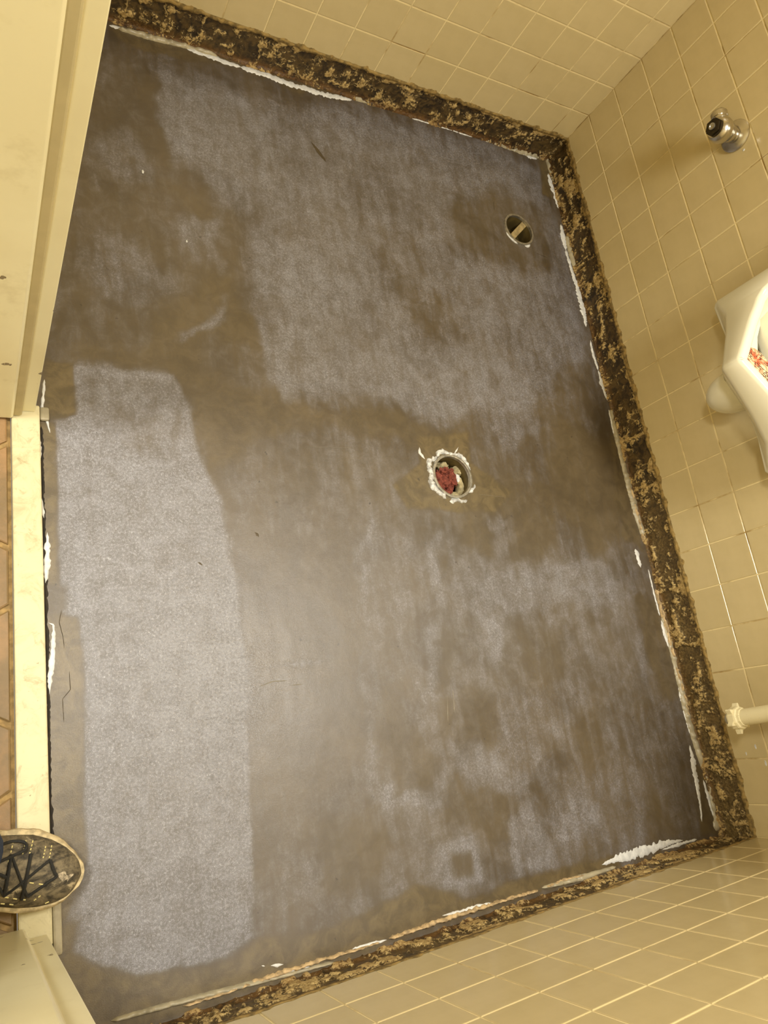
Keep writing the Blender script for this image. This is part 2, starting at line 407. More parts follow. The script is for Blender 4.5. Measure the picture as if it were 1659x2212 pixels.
# ------------------------------------------------------------------ floor data (metres on the floor plane)
VEIL = [
  (0.58, 0, 0.035, [[-1.3351,2.0402],[-1.2152,2.0713],[-1.0427,2.0506],[-0.8464,2.0875],[-0.7211,2.1309],[-0.4257,2.1336],[-0.106,2.1405],[-0.0204,2.1181],[-0.0351,1.9183],[-0.0306,1.6883],[-0.0273,1.4859],[-0.0472,1.4016],[-0.1709,1.3397],[-0.2351,1.242],[-0.3713,1.1868],[-0.5541,1.1588],[-0.6745,1.1498],[-0.769,1.1684],[-0.8968,1.1954],[-0.9871,1.1748],[-1.0827,1.1662],[-1.1306,1.2448],[-1.1417,1.3529],[-1.1172,1.643],[-1.2191,1.7396],[-1.2921,1.8143],[-1.3258,1.8866]]),
  (0.3, 0.1, 0.04, [[-0.4829,1.8593],[-0.2404,1.9919],[-0.189,1.9699],[-0.073,1.8911],[-0.0729,1.7495],[-0.19,1.675],[-0.3854,1.6856],[-0.4805,1.7137]]),
  (0.42, 0, 0.02, [[-0.7867,1.7216],[-0.6666,1.7346],[-0.5621,1.7117],[-0.5877,1.5834],[-0.7403,1.5692],[-0.7721,1.6358]]),
  (0.4, 0.1, 0.03, [[-0.7129,1.5598],[-0.5517,1.5298],[-0.4827,1.4067],[-0.5893,1.3493],[-0.6947,1.4195]]),
  (0.72, 0, 0.03, [[-1.0924,1.5945],[-0.9143,1.6055],[-0.8485,1.5063],[-0.9457,1.3821],[-1.086,1.4376]]),
  (0.72, 0, 0.03, [[-1.3099,1.878],[-1.219,1.8793],[-1.2132,1.8105],[-1.2838,1.7758]]),
  (0.26, 0.15, 0.03, [[-1.423,2.0923],[-1.3328,2.041],[-1.3314,1.8847],[-1.3091,1.7281],[-1.2683,1.6859],[-1.1126,1.6305],[-1.1417,1.3529],[-1.2026,1.4175],[-1.29,1.4024],[-1.3993,1.2693],[-1.5301,1.2199],[-1.5629,1.2901],[-1.4695,1.8519]]),
  (0.45, 0, 0.03, [[-1.4542,1.5146],[-1.3549,1.5118],[-1.3198,1.4213],[-1.3954,1.3379],[-1.4887,1.3681],[-1.4945,1.4588]]),
  (0.45, 0, 0.03, [[-1.2917,1.6666],[-1.1807,1.6547],[-1.1673,1.5517],[-1.2605,1.5066],[-1.3092,1.5719]]),
  (0.48, 0, 0.02, [[-1.4822,1.7819],[-1.4077,1.8592],[-1.3485,1.7835],[-1.3436,1.6922],[-1.4469,1.6767]]),
  (0.08, 0.25, 0.015, [[-1.3524,1.9902],[-1.3251,1.986],[-1.3118,1.8495],[-1.2904,1.7603],[-1.3132,1.747],[-1.3396,1.8406]]),
  (0.1, 0.35, 0.02, [[-1.3319,1.7085],[-1.2446,1.7056],[-1.1807,1.6547],[-1.2284,1.6298],[-1.2816,1.6561]]),
  (0.1, 0.35, 0.02, [[-1.2526,1.4706],[-1.175,1.4728],[-1.1595,1.3998],[-1.2149,1.403],[-1.2696,1.3938]]),
  (0.06, 0.45, 0.02, [[-1.3111,1.3988],[-1.199,1.4556],[-1.1417,1.3529],[-1.0928,1.1771],[-0.9783,1.1512],[-0.7459,1.1445],[-0.5786,1.1168],[-0.7326,1.0688],[-0.9124,1.0953],[-0.9817,1.1268],[-1.0625,1.051],[-1.1486,1.0801],[-1.2206,0.9991],[-1.2808,1.0073],[-1.3012,1.1247],[-1.3355,1.1988],[-1.5218,1.205],[-1.5112,1.2543],[-1.4006,1.2468]]),
  (0.38, 0.1, 0.025, [[-1.2444,1.3137],[-1.1469,1.3031],[-1.1016,1.2001],[-1.1607,1.1708],[-1.2238,1.1878],[-1.2611,1.2413]]),
  (0.75, 0, 0.012, [[-1.3141,1.2865],[-1.2521,1.3484],[-1.216,1.3905],[-1.1811,1.4087],[-1.2546,1.3182],[-1.2993,1.2804]]),
  (0.3, 0.15, 0.03, [[-1.2461,0.9452],[-1.0625,1.051],[-0.7876,1.0658],[-0.7657,0.8962],[-0.913,0.7833],[-1.1712,0.8726]]),
  (0.22, 0.15, 0.03, [[-1.2328,0.8727],[-0.9282,0.8389],[-0.9719,0.4963],[-1.0427,0.2561],[-1.2346,0.2918],[-1.2303,0.5071],[-1.2306,0.6935]]),
  (0.36, 0.05, 0.04, [[-0.9282,0.8389],[-0.0864,0.8304],[0.0094,0.3616],[-0.0802,0.0428],[-0.4177,0.0266],[-0.8192,0.0238],[-1.0525,0.0635],[-1.1747,0.0935],[-1.2516,0.1355],[-1.1616,0.2698],[-1.0153,0.2956]]),
  (0.06, 0.3, 0.03, [[-0.2339,1.1829],[-0.0131,1.1076],[-0.0723,0.8163],[-0.2125,0.7781],[-0.2976,0.8991],[-0.2849,1.0646]]),
  (0.1, 0.3, 0.02, [[-0.5598,0.9996],[-0.2991,0.9533],[-0.3444,0.7941],[-0.4691,0.7468],[-0.6483,0.8001],[-0.644,0.8847]]),
  (0.08, 0.3, 0.012, [[-0.9211,0.4906],[-0.8788,0.496],[-0.8718,0.4054],[-0.832,0.3022],[-0.8887,0.2551],[-0.9374,0.3006],[-0.9794,0.382]]),
  (0.1, 0.3, 0.012, [[-0.7844,0.4445],[-0.6849,0.4537],[-0.6219,0.4036],[-0.6395,0.3324],[-0.7148,0.3232],[-0.7966,0.3553]]),
  (0.08, 0.35, 0.015, [[-1.1627,0.2615],[-1.0427,0.2561],[-0.9187,0.2789],[-0.982,0.2358],[-0.9832,0.1656],[-1.0986,0.1564],[-1.1688,0.2128]]),
  (0.12, 0.3, 0.02, [[-0.7867,0.2851],[-0.6491,0.2123],[-0.6047,0.1744],[-0.6347,0.1117],[-0.7414,0.1523],[-0.8506,0.211]]),
  (0.08, 0.3, 0.015, [[-1.1294,0.1469],[-0.9803,0.1824],[-0.9786,0.13],[-1.0645,0.1157]]),
  (0.12, 0.2, 0.02, [[-0.4557,0.3494],[-0.3287,0.3552],[-0.3085,0.2173],[-0.4404,0.1961]]),
  (0.1, 0.3, 0.02, [[-0.2134,0.1793],[-0.1557,0.1243],[-0.1506,0.0454],[-0.2516,0.0492]]),
  (0.12, 0.2, 0.02, [[-0.7714,0.6013],[-0.7263,0.5979],[-0.7405,0.4705],[-0.7925,0.466]]),
  (0.14, 0.2, 0.02, [[-0.5412,0.5838],[-0.4037,0.5853],[-0.3821,0.4421],[-0.5383,0.4259]]),
  (0.72, 0, 0.014, [[-0.6343,0.6135],[-0.5628,0.6142],[-0.5863,0.5196],[-0.6107,0.4778],[-0.6369,0.5134]]),
  (0.62, 0, 0.014, [[-0.8071,0.6148],[-0.7692,0.612],[-0.8007,0.4567],[-0.8254,0.4698]]),
  (0.62, 0, 0.025, [[-0.7251,0.6981],[-0.3893,0.7505],[-0.1722,0.7372],[-0.1311,0.6431],[-0.4214,0.6347],[-0.6861,0.6283]]),
  (0.62, 0, 0.012, [[-0.9246,0.8613],[-0.9002,0.8612],[-0.9231,0.6863],[-0.9425,0.6768]]),
  (0.6, 0, 0.012, [[-0.9832,0.5669],[-0.9663,0.5653],[-0.975,0.4771],[-0.9915,0.479]]),
  (0.6, 0, 0.012, [[-0.7438,0.8371],[-0.7168,0.8368],[-0.7449,0.699],[-0.7645,0.7]]),
  (0.66, 0, 0.012, [[-0.9715,0.2972],[-0.9374,0.3006],[-0.943,0.2693],[-0.8414,0.2561],[-0.8403,0.2323],[-0.9745,0.2478]]),
  (0.66, 0, 0.01, [[-0.8532,0.1519],[-0.7663,0.1526],[-0.756,0.0628],[-0.8566,0.0678]]),
  (0.25, 0.1, 0.01, [[-0.8272,0.1238],[-0.7792,0.1228],[-0.7774,0.0766],[-0.8242,0.0826]]),
  (0.6, 0, 0.02, [[-0.6562,0.184],[-0.5745,0.1839],[-0.5697,0.0256],[-0.6792,0.0408]]),
  (0.55, 0, 0.02, [[-0.5544,0.155],[-0.4322,0.1736],[-0.3993,0.084],[-0.5515,0.0652]]),
  (0.55, 0, 0.02, [[-0.7765,0.3325],[-0.6767,0.3174],[-0.5787,0.2201],[-0.6479,0.2171],[-0.7667,0.2623]]),
  (0.5, 0, 0.02, [[-0.5564,0.885],[-0.4679,0.8724],[-0.4781,0.7718],[-0.5707,0.7622]]),
  (0.5, 0, 0.02, [[-0.5069,1.1624],[-0.3329,1.2042],[-0.3001,1.1348],[-0.4532,1.0567]]),
  (0.62, 0, 0.01, [[-1.2054,0.5592],[-1.1241,0.5653],[-1.0616,0.5594],[-1.1259,0.5512]]),
  (0.6, 0, 0.006, [[-0.3917,1.6956],[-0.3802,1.6931],[-0.3755,1.6393],[-0.3884,1.6432]]),
  (0.6, 0, 0.006, [[-0.2149,1.6869],[-0.2021,1.6861],[-0.1994,1.6399],[-0.2121,1.6409]]),
  (0.6, 0, 0.006, [[-0.144,1.6907],[-0.1307,1.6898],[-0.1354,1.6383],[-0.1465,1.6396]]),
  (0.82, 0, 0.008, [[-1.5264,1.1992],[-1.3305,1.1993],[-1.3012,1.1247],[-1.2981,1.0383],[-1.259,0.9137],[-1.2436,0.8119],[-1.2413,0.7037],[-1.2334,0.6459],[-1.238,0.5533],[-1.247,0.4646],[-1.2467,0.3779],[-1.255,0.2548],[-1.2597,0.1762],[-1.2696,0.0828],[-1.3271,0.0682],[-1.4681,0.0713],[-1.5246,0.1038],[-1.5656,0.135],[-1.5608,0.1745],[-1.5464,0.2408],[-1.5448,0.3872],[-1.5398,0.4636],[-1.5401,0.5843],[-1.5397,0.6853],[-1.573,0.6961],[-1.5697,0.8184],[-1.5704,0.9097],[-1.5707,1.0237],[-1.5785,1.0721],[-1.5343,1.0903]]),
  (0.55, 0, 0.03, [[-1.5265,1.1939],[-1.3359,1.1932],[-1.3062,1.1242],[-1.308,1.0378],[-1.4141,1.0117],[-1.5601,1.0784],[-1.5343,1.0903]]),
  (0.95, 0, 0.02, [[-1.259,0.9137],[-1.2436,0.8119],[-1.2413,0.7037],[-1.2334,0.6459],[-1.238,0.5533],[-1.247,0.4646],[-1.2719,0.4679],[-1.2684,0.602],[-1.277,0.7152],[-1.2921,0.8727]]),
  (0.6, 0.1, 0.03, [[-1.5478,0.2411],[-1.5027,0.2673],[-1.5235,0.1307],[-1.562,0.1408]]),
  (0, 0.95, 0.006, [[-0.7211,1.0923],[-0.5647,1.111],[-0.5765,1.0249],[-0.4561,0.9502],[-0.5248,0.8914],[-0.6837,0.8967],[-0.7918,0.8984],[-0.8207,0.9549],[-0.7285,1.0188]]),
  (0, 1, 0.006, [[-1.5821,1.2031],[-1.5306,1.2029],[-1.5308,1.0926],[-1.585,1.0785]]),
  (0.03, 0.95, 0.006, [[-1.6014,1.0754],[-1.5703,1.0707],[-1.5712,0.8184],[-1.5707,0.6959],[-1.5397,0.6853],[-1.5378,0.5841],[-1.5433,0.387],[-1.5439,0.2689],[-1.5779,0.1856],[-1.6054,0.1856],[-1.599,0.6311]]),
  (0.35, 0.3, 0.006, [[-1.5926,0.7469],[-1.5576,0.7427],[-1.555,0.6992],[-1.5876,0.6953]]),
  (0.03, 0.9, 0.01, [[-1.5918,0.1822],[-1.5608,0.1745],[-1.5657,0.1337],[-1.5247,0.1025],[-1.4682,0.0693],[-1.3113,0.0589],[-1.2583,0.0746],[-1.1885,0.0581],[-1.0628,0.062],[-0.9995,0.0713],[-0.9214,0.0844],[-0.857,0.0661],[-0.8165,0.0364],[-0.7455,0.0286],[-0.6914,0.0436],[-0.5606,0.0332],[-0.3723,0.025],[-0.3651,0.0],[-0.8229,0.0072],[-1.141,-0.0043],[-1.4719,0.0052],[-1.5759,0.027]]),
  (0.03, 0.8, 0.012, [[-1.4264,2.1347],[-1.4001,2.1194],[-1.3516,2.0997],[-1.2713,2.1098],[-1.1734,2.1365],[-0.9803,2.1318],[-0.7485,2.15],[-0.7368,2.1763],[-1.0282,2.1828],[-1.2313,2.1719],[-1.414,2.1697]]),
  (0.05, 0.8, 0.01, [[-0.4116,2.2014],[-0.2698,2.1836],[-0.1548,2.1824],[-0.0315,2.1531],[-0.0578,2.0044],[-0.0127,1.9976],[0.0198,2.1878],[-0.2264,2.2069],[-0.3862,2.2375]]),
  (0.05, 0.7, 0.012, [[-0.0904,0.6277],[0.022,0.6483],[0.0057,0.3621],[-0.0918,0.3674],[-0.1079,0.4999]]),
  (0.05, 0.7, 0.012, [[-0.0179,1.1529],[-0.0036,1.0478],[-0.0106,0.7735],[-0.0723,0.8163],[-0.0579,0.9725]]),
  (0.05, 0.6, 0.008, [[-0.0237,0.1829],[0.0071,0.1423],[-0.0031,0.005],[-0.0633,0.017]]),
]
RIBBONS = [
  ('w', [[-1.2585,2.1576],[-1.2089,2.1502],[-1.1478,2.1467],[-1.0846,2.1448]], [0.0055,0.0125,0.0142,0.0117]),
  ('w', [[-1.0846,2.1448],[-1.006,2.1431],[-0.9244,2.1396],[-0.8389,2.1412],[-0.748,2.1536]], [0.0131,0.015,0.0154,0.0143,0.0082]),
  ('w', [[-1.4195,2.1451],[-1.3911,2.1469],[-1.3487,2.1501]], [0.0102,0.0103,0.0026]),
  ('w', [[-0.5408,2.1561],[-0.4197,2.1625],[-0.3126,2.1589]], [0.0035,0.0092,0.0038]),
  ('w', [[-0.1115,2.1578],[-0.0665,2.1523],[-0.0421,2.1519]], [0.0061,0.0144,0.0041]),
  ('w', [[-0.0059,2.1031],[-0.0039,2.0657],[0.0019,2.0201],[0.0004,1.9638]], [0.0062,0.0165,0.0185,0.0081]),
  ('w', [[-0.0084,1.8973],[-0.0114,1.8513],[-0.015,1.7968]], [0.006,0.0179,0.0098]),
  ('w', [[-0.015,1.7968],[-0.0127,1.7354],[-0.0083,1.6752],[-0.0054,1.624],[-0.0047,1.573],[-0.0115,1.5114]], [0.0098,0.0097,0.0135,0.0192,0.0228,0.0056]),
  ('w', [[-0.0081,1.4638],[-0.0116,1.4141],[-0.0073,1.3579]], [0.0037,0.0092,0.0055]),
  ('w', [[-0.0073,1.3579],[-0.0066,1.3099],[-0.0004,1.2551]], [0.0073,0.0127,0.0054]),
  ('w', [[-0.0047,1.2234],[-0.0087,1.1689],[-0.0082,1.0927]], [0.0036,0.0053,0.0035]),
  ('w', [[-0.0016,1.0479],[-0.0049,1.0032],[-0.0102,0.959]], [0.0035,0.0069,0.0034]),
  ('w', [[-0.043,0.7798],[-0.0407,0.7535],[-0.0394,0.7246]], [0.0097,0.0145,0.008]),
  ('w', [[-0.011,0.7181],[-0.0124,0.6501],[-0.0119,0.5832]], [0.0032,0.0048,0.0047]),
  ('w', [[-0.0111,0.5699],[-0.0105,0.5304],[-0.008,0.4911]], [0.0063,0.0094,0.0047]),
  ('w', [[-0.0111,0.3829],[-0.01,0.3514],[-0.0104,0.3019],[-0.0121,0.2593]], [0.003,0.0106,0.009,0.0044]),
  ('w', [[-0.0235,0.2307],[-0.0263,0.1952],[-0.0319,0.1488],[-0.0373,0.1032],[-0.0509,0.0427]], [0.0044,0.0145,0.0143,0.0071,0.0042]),
  ('w', [[-0.0059,0.1386],[-0.0035,0.103],[-0.0032,0.045]], [0.0043,0.0101,0.0028]),
  ('w', [[-0.4201,0.0191],[-0.3577,0.0219],[-0.2786,0.0198],[-0.1951,0.0195],[-0.136,0.015]], [0.0048,0.0147,0.0202,0.0131,0.0027]),
  ('w', [[-0.2161,0.0088],[-0.1647,0.0089],[-0.0856,0.007]], [0.0026,0.0066,0.0041]),
  ('w', [[-0.8721,0.021],[-0.8322,0.0182],[-0.797,0.0167],[-0.7486,0.0158]], [0.0029,0.0049,0.007,0.0031]),
  ('w', [[-1.0824,0.0134],[-1.0506,0.013],[-1.0048,0.0108]], [0.0035,0.0062,0.0027]),
  ('w', [[-1.2583,0.0344],[-1.2525,0.032]], [0.0039,0.004]),
  ('w', [[-1.2414,0.0298],[-1.224,0.0266],[-1.2179,0.0257]], [0.0032,0.0064,0.0032]),
  ('w', [[-1.2195,0.0119],[-1.1946,0.0096],[-1.1655,0.0077]], [0.0032,0.0057,0.0025]),
  ('w', [[-1.5864,1.1616],[-1.5896,1.1309],[-1.5911,1.1008],[-1.5866,1.0814]], [0.0028,0.0064,0.0045,0.0036]),
  ('w', [[-1.585,1.0785],[-1.5791,1.0475]], [0.0054,0.0027]),
  ('w', [[-1.6015,1.0705],[-1.5992,1.0221],[-1.5966,0.9936]], [0.0045,0.0062,0.0026]),
  ('w', [[-1.5967,0.9139],[-1.5956,0.891],[-1.5936,0.8728]], [0.0026,0.0068,0.0025]),
  ('w', [[-1.5887,0.8456],[-1.5886,0.8187],[-1.5882,0.801],[-1.5919,0.7747],[-1.5941,0.7487]], [0.0025,0.0083,0.0075,0.0099,0.0041]),
  ('w', [[-1.5911,0.6762],[-1.5821,0.6713],[-1.5854,0.6299],[-1.5868,0.6054],[-1.5906,0.5733],[-1.5919,0.5495]], [0.0016,0.004,0.0071,0.0086,0.007,0.0023]),
  ('g', [[0.0042,2.1695],[0.0094,2.1132],[0.0129,2.0513],[0.0138,1.9671],[0.0099,1.9108]], [0.0084,0.0146,0.0124,0.0102,0.0061]),
  ('g', [[0.0017,1.8543],[0.0043,1.7653],[0.0124,1.6964]], [0.008,0.0177,0.0078]),
  ('g', [[0.0014,1.2239],[-0.0028,1.1386],[-0.0036,1.0478],[-0.0003,0.9591],[0.0001,0.8866],[0.0043,0.8153]], [0.0072,0.0123,0.0138,0.0204,0.0202,0.0133]),
  ('g', [[-0.0025,0.5826],[-0.0,0.4969],[-0.0002,0.426],[-0.0047,0.3259],[-0.001,0.2395],[0.0022,0.1908],[0.005,0.1605]], [0.0095,0.014,0.0154,0.0165,0.0148,0.0132,0.0073]),
  ('g', [[0.005,0.1605],[0.0104,0.1181],[0.0063,0.0721],[0.0086,0.037],[-0.0061,0.0113]], [0.0073,0.0101,0.0129,0.0199,0.0225]),
  ('g', [[-1.3989,2.1436],[-1.3263,2.1475],[-1.2325,2.156],[-1.1469,2.1565]], [0.0077,0.0133,0.011,0.0086]),
  ('g', [[-0.7469,2.1608],[-0.6028,2.177],[-0.4333,2.1814],[-0.2532,2.174],[-0.0995,2.1653],[0.0042,2.1695]], [0.0099,0.0174,0.0221,0.0234,0.0204,0.0168]),
  ('g', [[-1.514,0.0244],[-1.4487,0.0217],[-1.3799,0.0188],[-1.299,0.0135],[-1.2129,0.0078],[-1.1209,0.0033]], [0.0054,0.0063,0.0059,0.0061,0.0056,0.0042]),
  ('g', [[-0.6075,0.0123],[-0.4977,0.0065],[-0.3786,0.006]], [0.0044,0.0103,0.0048]),
]


# ------------------------------------------------------------------ floor
HOLES = [(-0.642, 0.985, 0.0575), (-0.2055, 1.8305, 0.0545)]

def build_floor():
    st = 0.006
    x0, x1, y0, y1 = ROOM_X0, 0.014, -0.014, ROOM_L + 0.016
    nx = int(round((x1 - x0) / st)) + 1; ny = int(round((y1 - y0) / st)) + 1
    xs = np.linspace(x0, x1, nx); ys = np.linspace(y0, y1, ny)
    X, Y = np.meshgrid(xs, ys, indexing='ij')
    V = np.full(X.shape, 0.25); B = np.full(X.shape, 0.08)
    wob = 0.030 * (fbm(X * 14, Y * 14, 3, 5) - 0.5) * 2; wob2 = 0.045 * (fbm(X * 14, Y * 14, 9, 5) - 0.5) * 2
    for (v, b, soft, poly) in VEIL:
        P = np.array(poly); pad = soft + 0.03
        i0 = max(np.searchsorted(xs, P[:, 0].min() - pad) - 1, 0); i1 = np.searchsorted(xs, P[:, 0].max() + pad) + 1
        j0 = max(np.searchsorted(ys, P[:, 1].min() - pad) - 1, 0); j1 = np.searchsorted(ys, P[:, 1].max() + pad) + 1
        s = (slice(i0, i1), slice(j0, j1))
        if X[s].size == 0: continue
        k = 0.22 if soft < 0.012 else 1.0
        mk = poly_mask(X[s] + wob[s] * k, Y[s] + wob2[s] * k, poly, soft)
        if 0.012 <= soft <= 0.025: mk = mk * (0.55 if v < 0.2 and P[:, 1].max() < 0.85 else 0.8)
        V[s] = V[s] * (1 - mk) + v * mk; B[s] = B[s] * (1 - mk) + b * mk
    Z = 0.0012 * (fbm(X * 6, Y * 6, 5) - 0.5)
    keep = np.ones((nx - 1, ny - 1), bool)
    cx = (X[:-1, :-1] + X[1:, 1:]) / 2; cy = (Y[:-1, :-1] + Y[1:, 1:]) / 2
    PX, PY = X.copy(), Y.copy()
    for (hx, hy, r) in HOLES:
        rem = np.hypot(cx - hx, cy - hy) < r
        keep &= ~rem
        touch = np.zeros(X.shape, bool)
        touch[:-1, :-1] |= rem; touch[1:, :-1] |= rem; touch[:-1, 1:] |= rem; touch[1:, 1:] |= rem
        d = np.hypot(X - hx, Y - hy) + 1e-9
        PX[touch] = (hx + (X - hx) / d * r)[touch]; PY[touch] = (hy + (Y - hy) / d * r)[touch]
    idx = np.arange(nx * ny).reshape(nx, ny)
    F = np.stack([idx[:-1, :-1], idx[1:, :-1], idx[1:, 1:], idx[:-1, 1:]], -1)[keep]
    co = np.stack([PX, PY, Z], -1).reshape(-1, 3)
    used = np.unique(F); remap = np.full(nx * ny, -1); remap[used] = np.arange(len(used))
    F = remap[F]; co = co[used]
    me = bpy.data.meshes.new('floor')
    me.vertices.add(len(co)); me.vertices.foreach_set('co', co.ravel())
    me.loops.add(F.size); me.loops.foreach_set('vertex_index', F.ravel())
    me.polygons.add(len(F)); me.polygons.foreach_set('loop_start', np.arange(0, F.size, 4))
    me.update(calc_edges=True)
    me.polygons.foreach_set('use_smooth', np.ones(len(F), bool))
    for nm, arr in (('veil', V), ('bare', B)):
        a = me.attributes.new(nm, 'FLOAT', 'POINT'); a.data.foreach_set('value', arr.reshape(-1)[used].astype(np.float32))
    me.materials.append(M_FLOOR)
    o = bpy.data.objects.new('floor', me); COL.objects.link(o)
    tag(o, 'grey-brown skim-coated floor with pale streaky film', kind='structure')
    return o
FLOOR = build_floor()

def resample(pts, ws, step):
    pts = np.array(pts, float); ws = np.array(ws, float)
    seg = np.hypot(*np.diff(pts, axis=0).T); s = np.concatenate([[0], np.cumsum(seg)])
    n = max(int(s[-1] / step), 3); t = np.linspace(0, s[-1], n)
    return np.stack([np.interp(t, s, pts[:, 0]), np.interp(t, s, pts[:, 1])], 1), np.interp(t, s, ws)

def ribbon(name, pts, ws, mat, parent, height=0.003, jag=0.5, seed=0, label=None):
    p, w = resample(pts, ws, 0.003)
    t = np.gradient(p, axis=0); t /= np.linalg.norm(t, axis=1)[:, None] + 1e-9
    nrm = np.stack([-t[:, 1], t[:, 0]], 1)
    k = np.arange(len(p))
    jl = 1 + jag * (vnoise(k * 0.7, k * 0 + seed, 1) + 0.6 * vnoise(k * 0.21, k * 0 + seed, 4) - 0.8)
    jr = 1 + jag * (vnoise(k * 0.7, k * 0 + seed, 2) + 0.6 * vnoise(k * 0.21, k * 0 + seed, 5) - 0.8)
    prof = [(-0.5, 0.0), (-0.42, 0.6), (-0.15, 1.0), (0.15, 0.9), (0.42, 0.5), (0.5, 0.0)]
    verts = []; faces = []
    hh = height * (0.5 + vnoise(k * 0.35, k * 0 + seed, 7))
    for i in range(len(p)):
        fade = min(1.0, (i + 0.4) / 3.0, (len(p) - 0.6 - i) / 3.0)
        for (a, z) in prof:
            ww = w[i] * fade * (jl[i] if a < 0 else jr[i])
            verts.append((p[i, 0] + nrm[i, 0] * a * ww, p[i, 1] + nrm[i, 1] * a * ww, 0.0002 + z * hh[i] * fade))
    m_ = len(prof)
    for i in range(len(p) - 1):
        for j in range(m_ - 1):
            a = i * m_ + j; faces.append((a, a + m_, a + m_ + 1, a + 1))
    o = mesh_obj(name, verts, faces, mat, parent, smooth=True)
    if label: o['label'] = label
    return o

for i, (k, pts, ws) in enumerate(RIBBONS):
    if k == 'w':
        ribbon('paste_smear', pts, [w * 1.15 for w in ws], M_WHITE, FLOOR, 0.0022, 0.8, i, 'white paste smear')
    else:
        ribbon('filler_bead', pts, [w * 1.35 for w in ws], M_GREY, FLOOR, 0.007, 0.25, i, 'smooth pale grey filler bead')

# thin scratches and scuffs on the film
for (a, b, w) in [((-0.8675, 1.898), (-0.905, 1.955), .012), ((-1.185, .8415), (-1.175, .83), .011), ((-1.3123, .7792), (-1.302, .772), .010)]:
    ribbon('floor_scuff', [a, ((a[0] + b[0]) / 2, (a[1] + b[1]) / 2 + .002), b], [w * .5, w, w * .4], M_LACE if w < .0 else simple('scuff_dirt', srgb(78, 66, 44), 0.6), FLOOR, 0.0006, 0.6, 50, 'brown scuff mark')

M_CRACK = simple('crack_dirt', srgb(70, 58, 36), 0.6); M_SCRATCH = simple('pale_scratch', srgb(138, 130, 114), 0.5)
ribbon('floor_crack', [[-1.5683, 0.6975], [-1.5728, 0.6748], [-1.5674, 0.6492], [-1.5657, 0.6282]], [0.0011, 0.0011, 0.0011, 0.0011], M_CRACK, FLOOR, 0.0005, 0.8, 31, 'thin dark crack')
ribbon('floor_crack', [[-1.5585, 0.5862], [-1.558, 0.5536], [-1.5713, 0.539], [-1.5702, 0.4993]], [0.0011, 0.0011, 0.0011, 0.0011], M_CRACK, FLOOR, 0.0005, 0.8, 31, 'thin dark crack')
ribbon('floor_crack', [[-0.7928, 0.0352], [-0.7908, 0.0126]], [0.0010, 0.0010], M_CRACK, FLOOR, 0.0005, 0.8, 31, 'thin dark crack')
ribbon('floor_crack', [[-0.2841, 1.9186], [-0.2891, 1.8827]], [0.0010, 0.0010], M_CRACK, FLOOR, 0.0005, 0.8, 31, 'thin dark crack')
ribbon('floor_crack', [[-0.1583, 1.7577], [-0.1032, 1.7468]], [0.0010, 0.0010], M_CRACK, FLOOR, 0.0005, 0.8, 31, 'thin dark crack')
ribbon('floor_scratch', [[-1.04, 1.0465], [-0.9195, 1.0492]], [0.0007, 0.0007], M_SCRATCH, FLOOR, 0.0005, 0.9, 33, 'thin pale scratch')
ribbon('floor_scratch', [[-1.2097, 0.5201], [-1.1795, 0.5268], [-1.1496, 0.5254]], [0.0018, 0.0018, 0.0018], M_SCRATCH, FLOOR, 0.0005, 0.9, 33, 'thin pale scratch')
ribbon('floor_scratch', [[-1.1407, 0.5151], [-1.1152, 0.5142]], [0.0018, 0.0018], M_SCRATCH, FLOOR, 0.0005, 0.9, 33, 'thin pale scratch')
ribbon('floor_scratch', [[-0.6996, 0.9209], [-0.6961, 0.8906]], [0.0011, 0.0011], M_SCRATCH, FLOOR, 0.0005, 0.9, 33, 'thin pale scratch')
ribbon('floor_scratch', [[-0.5665, 0.9379], [-0.4843, 0.9315]], [0.0009, 0.0009], M_SCRATCH, FLOOR, 0.0005, 0.9, 33, 'thin pale scratch')
ribbon('floor_scratch', [[-0.7699, 0.4531], [-0.7788, 0.3929]], [0.0018, 0.0018], M_SCRATCH, FLOOR, 0.0005, 0.9, 33, 'thin pale scratch')
ribbon('floor_scratch', [[-0.7515, 0.4613], [-0.7573, 0.4104]], [0.0024, 0.0024], M_SCRATCH, FLOOR, 0.0005, 0.9, 33, 'thin pale scratch')
# ------------------------------------------------------------------ walls
# local wall frame: u along the wall, z up, depth d into the wall
class Wall:
    def __init__(self, name, org, udir, ndir, length, joints, label, rows, flags):
        self.name, self.org, self.u, self.n = name, Vector(org), Vector(udir), Vector(ndir)
        self.length, self.joints, self.rows, self.flags, self.label = length, joints, rows, flags, label
    def P(self, u, d, z):      # d > 0 goes into the wall
        return self.org + self.u * u - self.n * d + Vector((0, 0, z))

TILE_CACHE = {}
def tile_mesh(w, h):
    key = (round(w, 4), round(h, 4))
    if key in TILE_CACHE: return TILE_CACHE[key]
    b = 0.0018; t = 0.007
    rings = [(0.0, t), (0.0, 0.0013), (b * 0.35, 0.0004), (b, 0.0)]
    vs = []; fs = []
    for (ins, dep) in rings:
        vs += [(ins, dep, ins), (w - ins, dep, ins), (w - ins, dep, h - ins), (ins, dep, h - ins)]
    for k in range(len(rings) - 1):
        for j in range(4):
            a = k * 4 + j; c = k * 4 + (j + 1) % 4
            fs.append((a, c, c + 4, a + 4))
    e = (len(rings) - 1) * 4
    fs.append((e, e + 1, e + 2, e + 3))
    me = bpy.data.meshes.new('wall_tile'); me.from_pydata(vs, [], fs); me.update()
    me.materials.append(M_TILE)
    TILE_CACHE[key] = me
    return me

